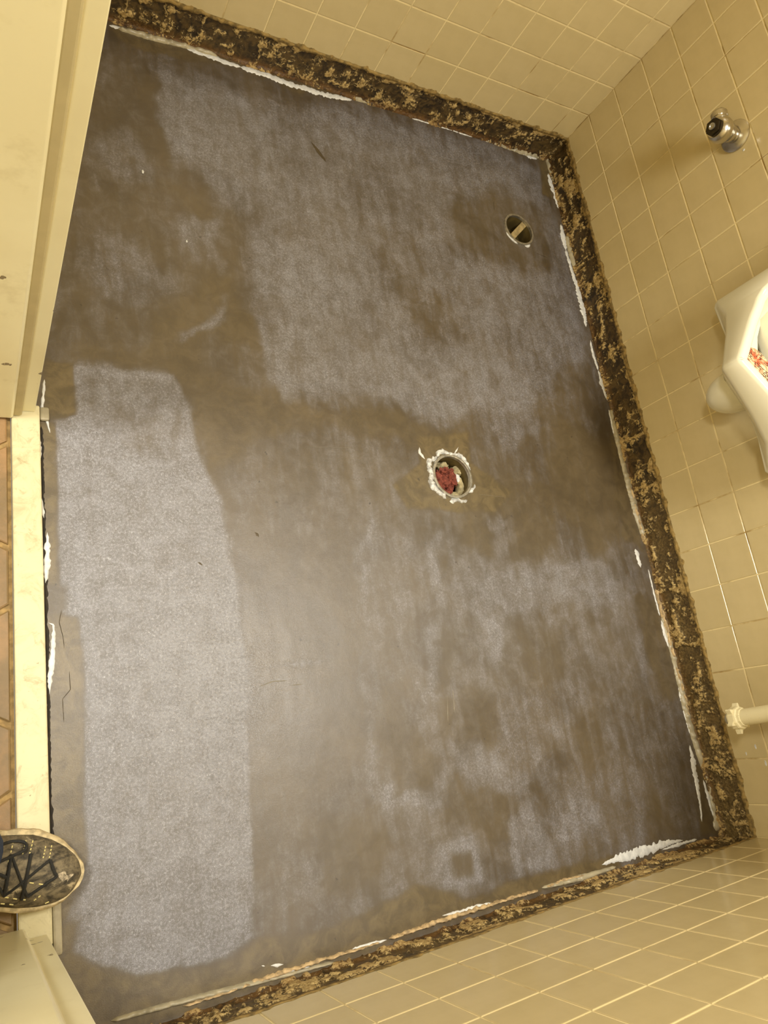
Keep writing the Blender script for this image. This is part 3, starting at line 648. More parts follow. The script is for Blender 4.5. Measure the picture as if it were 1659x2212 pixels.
def build_wall(W):
    # body: the grout face, just behind the tile faces
    d0, d1 = 0.0011, 0.12
    vs = []; 
    for z in (TILE_BOTTOM - 0.004, CEIL):
        for d in (d0, d1):
            for u in (-0.12, W.length + 0.12): vs.append(W.P(u, d, z))
    fs = [(0, 1, 5, 4), (2, 6, 7, 3), (0, 4, 6, 2), (1, 3, 7, 5), (0, 2, 3, 1), (4, 5, 7, 6)]
    body = mesh_obj(W.name, vs, fs, M_GROUT)
    tag(body, W.label, kind='structure')
    # matrix that maps the tile mesh (x=u, y=depth, z=up) to the wall
    M = Matrix.Identity(4)
    for i in range(3):
        M[i][0] = W.u[i]; M[i][1] = -W.n[i]; M[i][2] = 1.0 if i == 2 else 0.0
    g = 0.0026
    zs = [(TILE_BOTTOM, ROW1 - g / 2)]
    k = 0
    while ROW1 + k * PITCH < CEIL - 0.02:
        zs.append((ROW1 + k * PITCH + g / 2, min(ROW1 + (k + 1) * PITCH - g / 2, CEIL))); k += 1
    js = [0.0] + W.joints + [W.length]
    rest_v = []; rest_f = []
    for r, (za, zb) in enumerate(zs):
        for ja, jb in zip(js, js[1:]):
            ua = ja + (g / 2 if ja > 0 else 0.0005); ub = jb - (g / 2 if jb < W.length else 0.0005)
            if ub - ua < 0.01: continue
            me = tile_mesh(ub - ua, zb - za)
            mt = M.copy(); mt.translation = W.P(ua, 0, za)
            if r < W.rows and not (W.flags and W.flags(ua, ub, za)):
                o = bpy.data.objects.new('wall_tile', me); COL.objects.link(o)
                jit = Matrix.Rotation(random.gauss(0, 0.0007), 4, 'X') @ Matrix.Rotation(random.gauss(0, 0.0007), 4, 'Z')
                o.matrix_world = mt @ jit
                o.parent = body
            else:
                base = len(rest_v)
                rest_v += [mt @ v.co for v in me.vertices]
                rest_f += [tuple(base + i for i in p.vertices) for p in me.polygons]
    if rest_v:
        o = mesh_obj('upper_tiles', rest_v, rest_f, M_TILE, body); o['kind'] = 'stuff'
    vs = [W.P(u, d, z) for z in (-0.06, TILE_BOTTOM) for d in (0.016, 0.12) for u in (-0.12, W.length + 0.12)]
    mesh_obj('wall_backing', vs, fs, M_GROUT, body)
    # bare strip where the cove base was pulled off
    st = 0.0035
    nu = int((W.length + 0.024) / st) + 1; nz = 36
    U, Zz = np.meshgrid(np.linspace(-0.012, W.length + 0.012, nu), np.linspace(-0.004, TILE_BOTTOM + 0.002, nz), indexing='ij')
    sd = W.flags_seed
    uu = U + 0.25 * Zz
    a = fbm(uu * 42, Zz * 60, sd, 5); b = fbm(uu * 17, Zz * 30, sd + 5, 4); c = fbm(U * 150, Zz * 40, sd + 9, 3)
    mort = 0.55 * a + 0.35 * b + 0.25 * (c - 0.5) + W.pale
    tab = smoothstep(0.75, 0.95, Zz / TILE_BOTTOM)
    mort = mort + 0.10 * tab * (0.5 + a)
    tone = np.clip(W.tone(U) + 0.8 * (fbm(U * 9, Zz * 12, sd + 3) - 0.5), 0, 1)
    # shallow joints left by the old six-inch base pieces
    jl = np.abs(((U - 0.05 + 0.004 * np.sin(Zz * 60)) % 0.1535) - 0.077)
    joint = 1 - smoothstep(0.002, 0.005, jl)
    mort = mort + 0.10 * joint
    rust = smoothstep(0.030, 0.004, Zz) * W.rust
    dep = 0.0075 - 0.006 * smoothstep(0.42, 0.62, mort) + 0.0018 * (c - 0.5) - 0.005 * smoothstep(0.010, 0.0, Zz)
    vs = [W.P(u, d, z) for u, d, z in zip(U.ravel(), dep.ravel(), Zz.ravel())]
    idx = np.arange(nu * nz).reshape(nu, nz)
    F = np.stack([idx[:-1, :-1], idx[1:, :-1], idx[1:, 1:], idx[:-1, 1:]], -1).reshape(-1, 4)
    o = mesh_obj('bare_cove_strip', vs, F, M_BAND, body, smooth=True)
    o['label'] = 'dark brown bare strip with beige mortar remains'
    for nm, arr in (('mortar', mort), ('tone', tone), ('rust', rust)):
        at = o.data.attributes.new(nm, 'FLOAT', 'POINT'); at.data.foreach_set('value', arr.ravel().astype(np.float32))
    # ragged filler lip along the lower tile edge
    n = int(W.length / 0.004); verts = []; faces = []
    kk = np.arange(n + 1); us = np.linspace(0, W.length, n + 1)
    lo = TILE_BOTTOM - 0.006 - 0.010 * fbm(us * 60, us * 0 + 3, sd, 3)
    hi = TILE_BOTTOM + 0.001 + 0.010 * np.clip(fbm(us * 45, us * 0 + 8, sd + 2, 4) - 0.40, 0, 1) * 2
    for i in range(n + 1):
        dp = -0.0008 - 0.0012 * vnoise(np.array(us[i] * 200), np.array(0.5), sd)
        verts += [W.P(us[i], 0.006, lo[i]), W.P(us[i], dp, lo[i] + 0.003), W.P(us[i], dp * 0.6, (lo[i] + hi[i]) / 2 + 0.002), W.P(us[i], -0.0002, hi[i])]
    for i in range(n):
        for j in range(3):
            q = i * 4 + j; faces.append((q, q + 4, q + 5, q + 1))
    l = mesh_obj('filler_lip', verts, faces, M_LIP, body, smooth=True)
    l['label'] = 'ragged stained filler lip'
    return body

def jlist(first, length):
    r = []; x = first
    while x < length - 0.004:
        r.append(x); x += PITCH
    return r

RX = -ROOM_X0
# back wall: u runs from the left corner (y = L) towards y = 0
wb_ = Wall('wall_back', (0, ROOM_L, 0), (0, -1, 0), (-1, 0, 0), ROOM_L, jlist(0.1069, ROOM_L), 'tan tiled wall behind the urinal and drain pipe', 8, None)
wb_.flags_seed = 11; wb_.pale = 0.00; wb_.tone = lambda u: 0.10 + 0.75 * smoothstep(1.0, 1.6, u); wb_.rust = 0.30
wl_ = Wall('wall_left', (0, ROOM_L, 0), (-1, 0, 0), (0, -1, 0), RX, jlist(0.0723, RX), 'tan tiled wall at the top end of the room', 6, None)
wl_.flags_seed = 23; wl_.pale = -0.02; wl_.tone = lambda u: 0.05 + 0 * u; wl_.rust = 0.42
wr_ = Wall('wall_right', (0, 0, 0), (-1, 0, 0), (0, 1, 0), RX, jlist(0.101, RX), 'glossy tan tiled wall at the bottom end of the room', 8, None)
wr_.flags_seed = 37; wr_.pale = 0.03; wr_.tone = lambda u: 0.35 + 0 * u; wr_.rust = 0.35
W_BACK = build_wall(wb_); W_LEFT = build_wall(wl_); W_RIGHT = build_wall(wr_)

# peach plaster edge along the foot of the right wall
for i, (xa, xb, w) in enumerate([(-1.40, -1.02, .012), (-1.0, -0.62, .015), (-0.60, -0.48, .008)]):
    o = ribbon('plaster_edge', [(xa, .012), ((xa + xb) / 2, .014), (xb, .011)], [w * .35, w * .6, w * .3], M_PEACH, W_RIGHT, 0.008, 1.1, 70 + i, 'peach broken plaster edge')
for i, (ya, yb, w) in enumerate([(0.66, 0.45, .010), (0.98, 0.80, .007), (0.44, 0.30, .006)]):
    o = ribbon('plaster_edge', [(-.004, ya), (-.003, (ya + yb) / 2), (-.004, yb)], [w * .6, w, w * .5], M_PEACH, W_BACK, 0.010, 0.5, 80 + i, 'peach broken plaster edge')

# ------------------------------------------------------------------ door wall, frame, threshold, hall
JY1 = 1.083      # rabbet face of the left jamb
JY0 = 0.176      # rabbet face of the right jamb
HEAD = 2.06
bm = bmesh.new()
add_box(bm, (-1.74, JY1 + 0.05, 0), (ROOM_X0 - 0.006, ROOM_L + 0.12, CEIL))
add_box(bm, (-1.74, -0.12, 0), (ROOM_X0 - 0.006, JY0 - 0.05, CEIL))
add_box(bm, (-1.74, JY0 - 0.05, HEAD + 0.05), (ROOM_X0 - 0.006, JY1 + 0.05, CEIL))
W_FRONT = bm_obj('wall_front', bm, M_PLASTER, smooth=False)
tag(W_FRONT, 'cream wall around the doorway', kind='structure')

def profile_jamb(name, sgn, face, parent):
    """hollow metal jamb: face strip by the room, stop, and hall-side rabbet; sgn = direction of the opening"""
    xs = ROOM_X0 - 0.004
    stop = 0.016
    if name == 'l': xstop = -1.643
    else: xstop = -1.636
    pts = [(xs, -0.05), (xs, 0.0), (xstop + 0.004, 0.0), (xstop, 0.004), (xstop, stop - 0.004), (xstop - 0.004, stop),
           (-1.70, stop), (-1.70, 0.0), (-1.752, 0.0), (-1.752, -0.05)]
    z0, z1 = (0.016, HEAD)
    vs = []; fs = []
    for z in (z0, z1):
        for (x, d) in pts: vs.append((x, face + sgn * d, z))
    n = len(pts)
    for i in range(n):
        j = (i + 1) % n; fs.append((i, j, j + n, i + n))
    fs.append(tuple(range(n))[::-1]); fs.append(tuple(range(n, 2 * n)))
    bm = bmesh.new()
    bv = [bm.verts.new(v) for v in vs]
    for f in fs: bm.faces.new([bv[i] for i in f])
    es = [e for e in bm.edges if abs(e.verts[0].co.z - e.verts[1].co.z) > 1]
    bmesh.ops.bevel(bm, geom=es, offset=0.0015, segments=2, affect='EDGES', profile=0.5)
    return bm_obj('jamb', bm, M_PAINT, parent, smooth=False)
FRAME = empty('trim_1', (-1.66, 0.63, 0)); tag(FRAME, 'cream painted metal door frame with chipped jambs', kind='structure')
def keep(o, parent):
    o.parent = parent; o.matrix_parent_inverse = parent.matrix_world.inverted()
bpy.context.view_layer.update()
o = box_obj('jamb_strip', (-1.6445, 1.0715, 0.017), (-1.6290, 1.0838, HEAD), simple('olive_jamb_strip', srgb(196, 180, 132), 0.7, 0.05, 20.0), None, .003); keep(o, FRAME); o['label'] = 'olive-grey strip beside the door stop'  # full-height strip, darker than the jamb paint
for nm, s, f_ in (('l', -1, JY1), ('r', 1, JY0)):
    o = profile_jamb(nm, s, f_, None); keep(o, FRAME)
o = box_obj('head_jamb', (-1.752, JY0 - 0.05, HEAD), (ROOM_X0 - 0.004, JY1 + 0.05, HEAD + 0.05), M_PAINT, None, 0.002); keep(o, FRAME)

bm = bmesh.new(); add_box(bm, (-1.6465, 0.158, -0.004), (-1.5975, 1.098, 0.0145), 0.003, 2)
o = bm_obj('door_threshold', bm, M_MARBLE, smooth=False)
tag(o, 'narrow cream stone threshold strip with grey scuffs in the doorway', 'threshold')
ribbon('floor_gap', [(-1.5945, .20), (-1.5945, .45), (-1.5945, .7), (-1.5945, 1.06)], [.007, .005, .007, .006], M_BAND2, FLOOR, 0.0006, 0.9, 99, 'dark gap beside the threshold')
# packing at both ends of the threshold
for i, (lo, hi) in enumerate([((-1.597, 1.070, 0.0), (-1.580, 1.098, 0.010)), ((-1.597, 0.140, 0.0), (-1.583, 0.235, 0.012))]):
    o = box_obj('filler_patch', lo, hi, M_GREY, FLOOR, 0.004); o['label'] = 'grey filler patch by the door jamb'

# hall floor: grout bed and hexagonal terracotta tiles
HALL = box_obj('floor_hall', (-3.2, -0.9, -0.05), (-1.6475, 2.2, -0.001), M_HGROUT)
tag(HALL, 'worn terracotta tiled hall floor outside the doorway', kind='structure')
s = 0.104; gap = 0.010
hexv = []; r_ = s - gap / math.sqrt(3)
pts = [(r_ * math.cos(math.radians(30 + 60 * k)), r_ * math.sin(math.radians(30 + 60 * k))) for k in range(6)]
def clip_hex(cx, cy, xmax):
    P = [(cx + a, cy + b) for a, b in pts]; out = []
    for i in range(6):
        a, b = P[i], P[(i + 1) % 6]
        if a[0] <= xmax: out.append(a)
        if (a[0] <= xmax) != (b[0] <= xmax):
            t = (xmax - a[0]) / (b[0] - a[0]); out.append((xmax, a[1] + t * (b[1] - a[1])))
    return out
hw = s * math.cos(math.radians(30))
x_full = -1.6545 - hw + gap / 2
for row in range(-7, 12):
    for col in range(0, 8):
        cx = x_full + (hw if row % 2 else 0) - 2 * hw * col; cy = 0.450 + row * 1.5 * s
        if not (-0.8 < cy < 2.1) or cx < -3.1: continue
        P = clip_hex(cx, cy, -1.6545)
        if len(P) < 3 or abs(max(p[0] for p in P) - min(p[0] for p in P)) < 0.012: continue
        n = len(P); mx = sum(p[0] for p in P) / n; my = sum(p[1] for p in P) / n
        vs = [(x, y, -0.002) for x, y in P] + [(x, y, 0.0045) for x, y in P] + [(mx + (x - mx) * .97, my + (y - my) * .97, 0.006) for x, y in P]
        fs = [(i, (i + 1) % n, n + (i + 1) % n, n + i) for i in range(n)] + [(n + i, n + (i + 1) % n, 2 * n + (i + 1) % n, 2 * n + i) for i in range(n)] + [tuple(range(2 * n, 3 * n))]
        mesh_obj('floor_tile', vs, fs, M_TERRA, HALL)

CEILING = box_obj('ceiling', (-3.2, -0.9, CEIL), (0.15, ROOM_L + 0.2, CEIL + 0.08), M_CEIL)
tag(CEILING, 'flat white ceiling', kind='structure')
W_HALL = box_obj('wall_hall', (-3.3, -0.9, 0), (-3.2, 2.3, CEIL), M_PLASTER); tag(W_HALL, 'cream hall wall', kind='structure')

def lamp_fitting(x, y, hx, hy, label):
    t = empty('ceiling_light', (x, y, CEIL)); tag(t, label, 'light')
    bm = bmesh.new()
    for (x0, x1, y0, y1) in ((-hx, hx, -hy, -hy + .02), (-hx, hx, hy - .02, hy), (-hx, -hx + .02, -hy + .02, hy - .02), (hx - .02, hx, -hy + .02, hy - .02)):
        add_box(bm, (x0, y0, -0.05), (x1, y1, 0), 0.002)
    bm_obj('lamp_frame', bm, M_CEIL, t, smooth=False)
    box_obj('lamp_back', (-hx + .02, -hy + .02, -0.012), (hx - .02, hy - .02, 0), M_CEIL, t)
lamp_fitting(-0.58, 0.80, .20, .35, 'shallow rectangular ceiling light fitting over the stripped floor')
lamp_fitting(-2.45, 0.98, .20, .20, 'square ceiling light fitting in the hall straight outside the doorway')
lamp_fitting(-2.15, -0.45, .20, .20, 'unseen square light fitting added further along the hall')  # frame made up to go around the extra unseen hall light

# ------------------------------------------------------------------ drain openings
def pipe_opening(name, cx, cy, r, depth, label, rim_mat, lift):
    t = empty(name, (cx, cy, 0)); tag(t, label, 'drain')
    bm = bmesh.new()
    add_lathe(bm, [(-depth, r - .004), (0.0005, r - .004), (lift, r - .002), (lift, r + .0015), (-0.0005, r + .003), (-depth, r + .003)], (0, 0, 0), (0, 0, 1), 48, False, False)
    bm_obj('pipe_wall', bm, M_PIPEIN, t)
    bm = bmesh.new(); add_lathe(bm, [(-.004, r - .0042), (lift + .0004, r - .0042), (lift + .0008, r - .002), (lift + .0004, r + .002), (0, r + .0035)], (0, 0, 0), (0, 0, 1), 48, False, False)
    bm_obj('rim', bm, rim_mat, t)
    bm = bmesh.new(); add_lathe(bm, [(-depth - .004, r), (-depth, r)], (0, 0, 0), (0, 0, 1), 32)
    bm_obj('pipe_bottom', bm, M_PIPEIN, t)
    return t

D2 = pipe_opening('floor_drain', -0.2055, 1.8305, 0.0545, 0.055, 'round floor drain opening near the tiled corner', M_METAL, 0.004)
for (a0, a1, w) in ((3.5, 4.4, .006), (4.9, 5.35, .012)):
    pa = [(-0.2055 + .059 * math.cos(a0 + (a1 - a0) * k / 6), 1.8305 + .059 * math.sin(a0 + (a1 - a0) * k / 6)) for k in range(7)]
    ribbon('paste_smear', pa, [w * .5] + [w] * 5 + [w * .4], M_WHITE, FLOOR, 0.003, 0.6, 90, 'white paste smear')
ang = math.atan2(1.8904 - 1.8257, -0.1471 + 0.2136)
bm = bmesh.new(); add_box(bm, (-.0495, -.0100, -.002), (.0495, .0100, .002), .0012)
o = bm_obj('wood_strip', bm, M_STRIP, smooth=False, loc=(-0.2010, 1.8345, -0.007)); o.rotation_euler = (0, 0, ang)
tag(o, 'short pale strip lying across the floor drain opening', 'strip')

D1 = pipe_opening('toilet_drain', -0.642, 0.985, 0.0575, 0.055, 'round drain pipe ringed with white paste, stuffed with red rag', M_METAL, 0.005)
def collar(seed, a0, a1, r, w, h):
    n = 26
    pa = [(-0.642 + (r + .004 * math.sin(7 * t + seed)) * math.cos(t), 0.985 + (r + .004 * math.sin(7 * t + seed)) * math.sin(t)) for t in [a0 + (a1 - a0) * k / n for k in range(n + 1)]]
    ribbon('paste_collar', pa, [w * .4] + [w * .8] * (n - 1) + [w * .3], M_PASTE, FLOOR, h, 1.25, seed, 'white paste ring')
collar(1, 0.3, 2.2, .066, .013, .006); collar(2, 2.15, 4.25, .067, .017, .006); collar(3, 4.4, 5.2, .068, .014, .005); collar(4, 5.5, 6.0, .066, .011, .005)
ribbon('paste_smear', [(-.716, 1.030), (-.728, 1.046), (-.726, 1.062)], [.006, .008, .003], M_WHITE, FLOOR, .003, .7, 95, 'white paste smear')
ribbon('paste_smear', [(-.62, 1.05), (-.604, 1.068)], [.006, .002], M_WHITE, FLOOR, .003, .7, 96, 'white paste smear')

def blob(name, c, r, mat, seed, squash=(1, 1, 1), amp=0.35, freq=2.2, sub=4):
    bm = bmesh.new(); bmesh.ops.create_icosphere(bm, subdivisions=sub, radius=1.0)
    from mathutils import noise as mn
    for v in bm.verts:
        d = v.co.normalized()
        k = 1 + amp * mn.noise(d * freq + Vector((seed * 3.1, seed * 1.7, 0))) + amp * 0.5 * mn.noise(d * freq * 2.6 + Vector((0, seed * 2.3, 5)))
        v.co = Vector((d.x * squash[0], d.y * squash[1], d.z * squash[2])) * r * k
    return bm_obj(name, bm, mat, None, smooth=True, loc=c)
RAG = empty('rag', (-0.640, 0.985, -0.055)); tag(RAG, 'crumpled red rag pushed into the drain pipe', 'rag')
bpy.context.view_layer.update()
for i, (dx, dy, dz, r, sq) in enumerate([(-.024, -.008, .030, .019, (1.2, 1, .9)), (-.004, .018, .032, .018, (1.3, .8, .9)), (-.010, -.020, .028, .018, (.9, 1.2, .9)), (.006, .000, .026, .019, (1, 1.2, 1.0)), (-.026, .012, .024, .014, (1, 1, .9))]):
    o = blob('cloth_fold', (-0.640 + dx, 0.985 + dy, -0.055 + dz), r, M_RAG, 3 + i, sq, 0.7, 2.0)
    keep(o, RAG)
CH = [(-.604, 1.012, -.030, .017, (1.3, .7, .6), 'beige plaster chunk in the drain pipe above the red rag'), (-.600, .966, -.030, .019, (.6, 1.3, .6), 'beige plaster chunk at the right side of the red rag'),
      (-.628, .943, -.032, .015, (1.6, .7, .7), 'beige plaster chunk in the drain pipe below the red rag'), (-.645, 1.024, -.032, .016, (1.3, .7, .8), 'beige plaster chunk at the upper left inside the drain pipe'),
      (-.608, .990, -.024, .009, (.8, 1.2, .6), 'small white plaster chunk right beside the red rag'), (-.676, .960, -.034, .013, (.8, 1.2, .7), 'beige plaster chunk at the lower left beside the red rag')]
for i, (x, y, z, r, sq, lb) in enumerate(CH):
    o = blob('plaster_chunk', (x, y, z), r, M_CHUNK if i != 4 else M_WHITE, 20 + i, sq, 0.45, 1.9, 3)
    tag(o, lb, 'plaster chunk', 'plaster chunks in the drain pipe')

for i, (x, y, r) in enumerate([(-1.3649, 1.7229, .004), (-1.2754, 1.5516, .0028)]):
    o = blob('plaster_chip', (x, y, r * .5), r, M_WHITE, 40 + i, (.7, 1.3, .5), .3, 1.5, 2)
    tag(o, ['larger white chip lying on the floor near the left door jamb', 'tiny white chip on the dark floor patch'][i], 'chip', 'white chips on the floor')

# ------------------------------------------------------------------ shut-off valve on the back wall
VALVE = empty('shutoff_valve', (0, 1.715, 0.605)); tag(VALVE, 'chrome shut-off valve stub with black end nut on tiled wall', 'valve')
bm = bmesh.new(); add_lathe(bm, [(0.0, .040), (.004, .040), (.008, .036), (.010, .029), (.013, .024), (.014, .020)], (0, 0, 0), (-1, 0, 0), 40)
bm_obj('escutcheon', bm, M_CHROME, VALVE)
bm = bmesh.new(); add_lathe(bm, [(.010, .019), (.024, .019), (.025, .022), (.034, .022), (.036, .018), (.040, .018)], (0, 0, 0), (-1, 0, 0), 32)
bm_obj('stem', bm, M_CHROME, VALVE)
bm = bmesh.new(); add_lathe(bm, [(.034, .016), (.040, .024), (.048, .030), (.060, .0325), (.070, .031), (.077, .027), (.080, .0235), (.083, .0235)], (0, 0, 0), (-1, 0, 0), 40)
body = bm_obj('valve_body', bm, M_CHROME, VALVE)
bm = bmesh.new(); add_lathe(bm, [(.0815, .0225), (.0815, .0232), (.088, .0232), (.088, .0205), (.094, .0200)], (0, 0, 0), (-1, 0, 0), 6)
o = bm_obj('end_nut', bm, M_BRASSDK, VALVE, smooth=False); o['label'] = 'black hex end nut'
bm = bmesh.new(); add_lathe(bm, [(.093, .0085), (.0965, .0085), (.0965, .0060), (.0945, .0050), (.0945, .001)], (0, 0, 0), (-1, 0, 0), 20)
bm_obj('screw', bm, M_METAL, o)
bm = bmesh.new(); add_lathe(bm, [(.010, .0185), (.032, .0180), (.034, .0205), (.046, .0205), (.048, .0175), (.052, .0160)], (-.057, 0, .002), (0, 1, .10), 32)
bm_obj('outlet', bm, M_CHROME, VALVE)
o = blob('paint_fleck', (0.0, 1.665, 0.612), .003, M_WHITE, 61, (.3, 1, 1.2), .2, 1.5, 2)
tag(o, 'tiny white fleck on the wall tile beside the valve', 'fleck')

for i, (x_, y_, z_) in enumerate([[0.0, 0.1765, 0.1934], [0.0, 0.2158, 0.1778], [0.0, 0.2002, 0.1464]]):
    f_ = blob('paint_fleck', (0.0, y_, z_), .006 - .001 * i, M_WHITE, 63 + i, (.12, 1.2, .5), .4, 1.8, 2)
    f_.parent = W_BACK
# ------------------------------------------------------------------ urinal
YC = 1.06
URINAL = empty('urinal', (0, YC, 0.0)); tag(URINAL, 'white china wall-hung urinal with flared lower corners', 'urinal')
plan = [(0.0, .212), (-.050, .226), (-.078, .232), (-.096, .228), (-.108, .210), (-.118, .190), (-.128, .172), (-.146, .142), (-.172, .104), (-.200, .062), (-.224, .026), (-.236, .008), (-.238, 0.0)]
plan = plan + [(x, -y) for x, y in plan[-2::-1]]
def catmull(P, n):
    P = [np.array(p, float) for p in P]; out = []
    for i in range(len(P) - 1):
        p0 = P[max(i - 1, 0)]; p1 = P[i]; p2 = P[i + 1]; p3 = P[min(i + 2, len(P) - 1)]
        for k in range(n):
            t = k / n
            out.append(0.5 * (2 * p1 + (p2 - p0) * t + (2 * p0 - 5 * p1 + 4 * p2 - p3) * t * t + (3 * p1 - p0 - 3 * p2 + p3) * t ** 3))
    out.append(P[-1]); return np.array(out)
PL = catmull(plan, 4)
n_u = len(PL)
tg = np.gradient(PL, axis=0); tg /= np.linalg.norm(tg, axis=1)[:, None]
nin = np.stack([tg[:, 1], -tg[:, 0]], 1)                     # towards the inside
if (nin[n_u // 2, 0] < 0): nin = -nin
dp = -PL[:, 0]; ay = np.abs(PL[:, 1])
zbot = np.interp(dp, [0, .09, .108, .128, .17, .238], [.480, .474, .490, .512, .524, .532])
zrim = np.interp(dp, [0, .090, .100, .108, .116, .124, .135, .17, .238], [1.08, 1.08, 1.00, .82, .68, .62, .605, .592, .578])
inside = np.array([-.075, 0.0])
def ring(inset, z, cen=0.0):
    r = []
    for i in range(n_u):
        p = PL[i] + nin[i] * inset
        p = p * (1 - cen) + inside * cen
        r.append((min(p[0], -0.0005), p[1], float(z[i])))
    return r
one = np.ones(n_u)
rings = [ring(.02, .462 * one, .75), ring(.02, .468 + .3 * (zbot - .474), .35), ring(.012, zbot - .010), ring(.004, zbot - .003), ring(0, zbot + .006),
         ring(0, zrim - .010), ring(.0015, zrim - .004), ring(.006, zrim), ring(.020, zrim + .001), ring(.026, zrim - .004), ring(.029, zrim - .014),
         ring(.032, np.minimum(zrim - .04, .60)), ring(.034, .53 * one, .12), ring(.034, .516 * one, .35), ring(.034, .512 * one, .8)]
vs = [p for r in rings for p in r]; fs = []
for k in range(len(rings) - 1):
    for i in range(n_u - 1):
        a = k * n_u + i; fs.append((a, a + 1, a + 1 + n_u, a + n_u))
fs.append(tuple(range(n_u))); fs.append(tuple(range((len(rings) - 1) * n_u, len(rings) * n_u)))
o = mesh_obj('bowl', vs, fs, M_CERAMIC, URINAL, smooth=True)
box_obj('back_panel', (-.022, -.205, .50), (-.0005, .205, 1.08), M_CERAMIC, URINAL, .008, 3)
bm = bmesh.new()
bmesh.ops.create_uvsphere(bm, u_segments=32, v_segments=20, radius=1.0)
for v in bm.verts: v.co = Vector((-.072 + v.co.x * .066, v.co.y * .052, .455 + v.co.z * .082))
bm_obj('trap', bm, M_CERAMIC, URINAL)
# mat in the bowl
bm = bmesh.new()
add_lathe(bm, [(0, .064), (.003, .066), (.005, .060), (.0035, .035), (.003, .004)], (0, 0, 0), (0, 0, 1), 40)
for v in bm.verts: v.co.x *= 0.82
o = bm_obj('urinal_mat', bm, M_SCREEN, None, True, loc=(-.108, YC, .534)); tag(o, 'red and cream patterned mat lying inside the urinal bowl', 'urinal mat')

# ------------------------------------------------------------------ basin (above the frame) and its drain pipe
PIPE = empty('drain_pipe', (-.12, .296, .222)); tag(PIPE, 'white plastic drain pipe with winged slip nut hanging by tiled wall', 'pipe')
ax = Vector((0, .05, 1)).normalized()
bm = bmesh.new(); add_lathe(bm, [(.020, .0190), (.585, .0190)], (0, 0, 0), ax, 28); bm_obj('tailpiece', bm, M_PVC, PIPE)
bm = bmesh.new(); add_lathe(bm, [(-.014, .002), (-.012, .010), (-.006, .0155), (.004, .0185), (.014, .0185)], (0, 0, 0), ax, 28); o = bm_obj('plug', bm, M_BULB, PIPE); o['label'] = 'grey domed plug'
bm = bmesh.new(); add_lathe(bm, [(.006, .0200), (.006, .0262), (.010, .0275), (.024, .0275), (.028, .0262), (.030, .0225), (.036, .0215), (.037, .0195)], (0, 0, 0), ax, 10)
nut = bm_obj('slip_nut', bm, M_PVC, PIPE, smooth=False)
for k in range(6):
    a = 0.35 + k * math.pi / 3
    c = Vector((math.cos(a), math.sin(a), 0)); t_ = Vector((-math.sin(a), math.cos(a), 0))
    bm = bmesh.new()
    q = [c * .025 + t_ * .006, c * .025 - t_ * .006, c * .0355 - t_ * .0018, c * .0355 + t_ * .0018]
    lo = [bm.verts.new(p + Vector((0, 0, .010))) for p in q]; hi = [bm.verts.new(p + Vector((0, 0, .023))) for p in q]
    bm.faces.new(lo[::-1]); bm.faces.new(hi)
    for i in range(4): bm.faces.new((lo[i], lo[(i + 1) % 4], hi[(i + 1) % 4], hi[i]))
    bm_obj('wing', bm, M_PVC, nut, smooth=False)
BASIN = empty('wash_basin', (0, .31, .80)); tag(BASIN, 'white wall-hung wash basin above the drain pipe', 'basin')
bm = bmesh.new()
prof = [(.02, .10), (.06, .17), (.12, .215), (.14, .225), (.15, .22), (.14, .20), (.10, .17), (.05, .11), (.035, .03)]
add_lathe(bm, [(h - .02, r * .82) for h, r in prof], (-.195, 0, 0), (0, 0, 1), 40)
bm_obj('bowl', bm, M_CERAMIC, BASIN)
box_obj('back_ledge', (-.13, -.19, .05), (-.0005, .19, .15), M_CERAMIC, BASIN, .015, 3)

# ------------------------------------------------------------------ the photographer's foot
PERSON = empty('person', (-1.68, .275, .0145)); tag(PERSON, 'person in blue jeans and grey paint-smeared lace-up shoe on threshold', 'person')
bpy.context.view_layer.update()
YAW = math.radians(-14)
TOE = Vector((-1.556, .256, .0145))
def F2W(sv, w, z):      # s metres back from the toe, w to the left (+y), z above the sole's base
    dx = math.cos(YAW); dy = math.sin(YAW)
    return Vector((TOE.x - dx * sv - dy * w, TOE.y - dy * sv + dx * w, TOE.z + z))
SS = [0.0, .006, .016, .032, .055, .085, .120, .160, .200, .240, .270, .285, .290]
WL = [.005, .019, .030, .041, .051, .057, .054, .048, .043, .041, .037, .022, .006]
WR = [.006, .024, .036, .045, .051, .053, .050, .043, .040, .040, .036, .022, .006]
def wl(s): return float(np.interp(s, SS, WL))
def wr(s): return float(np.interp(s, SS, WR))
HS = [.030, .040, .049, .056, .061, .066, .075, .092, .108, .115, .112, .108, .100]
def ht(s): return float(np.interp(s, SS, HS))
ss = np.concatenate([np.linspace(0, .03, 9), np.linspace(.036, .26, 24), np.linspace(.265, .290, 7)])
# sole
bm = bmesh.new(); L_ = []
for z, k in ((0.0, .99), (.004, 1.06), (.018, 1.11), (.026, 1.09), (.030, 1.0)):
    rg = []
    for s_ in ss: rg.append(bm.verts.new(F2W(s_ if s_ > .004 else s_ - .004 * k, wl(s_) * k + .001 * math.sin(s_ * 190), z)))
    for s_ in ss[::-1]: rg.append(bm.verts.new(F2W(s_ if s_ > .004 else s_ - .004 * k, -wr(s_) * k, z)))
    L_.append(rg)
for r0, r1 in zip(L_, L_[1:]):
    for i in range(len(r0)): bm.faces.new((r0[i], r0[(i + 1) % len(r0)], r1[(i + 1) % len(r0)], r1[i]))
bm.faces.new(L_[0][::-1]); bm.faces.new(L_[-1])
sole_bm = bm
def upz(s_, k):        # height over the sole of the upper, k in -1..1 across
    return .024 + (ht(s_) - .024) * max(0.0, 1 - abs(k) ** 2.3) ** 0.62
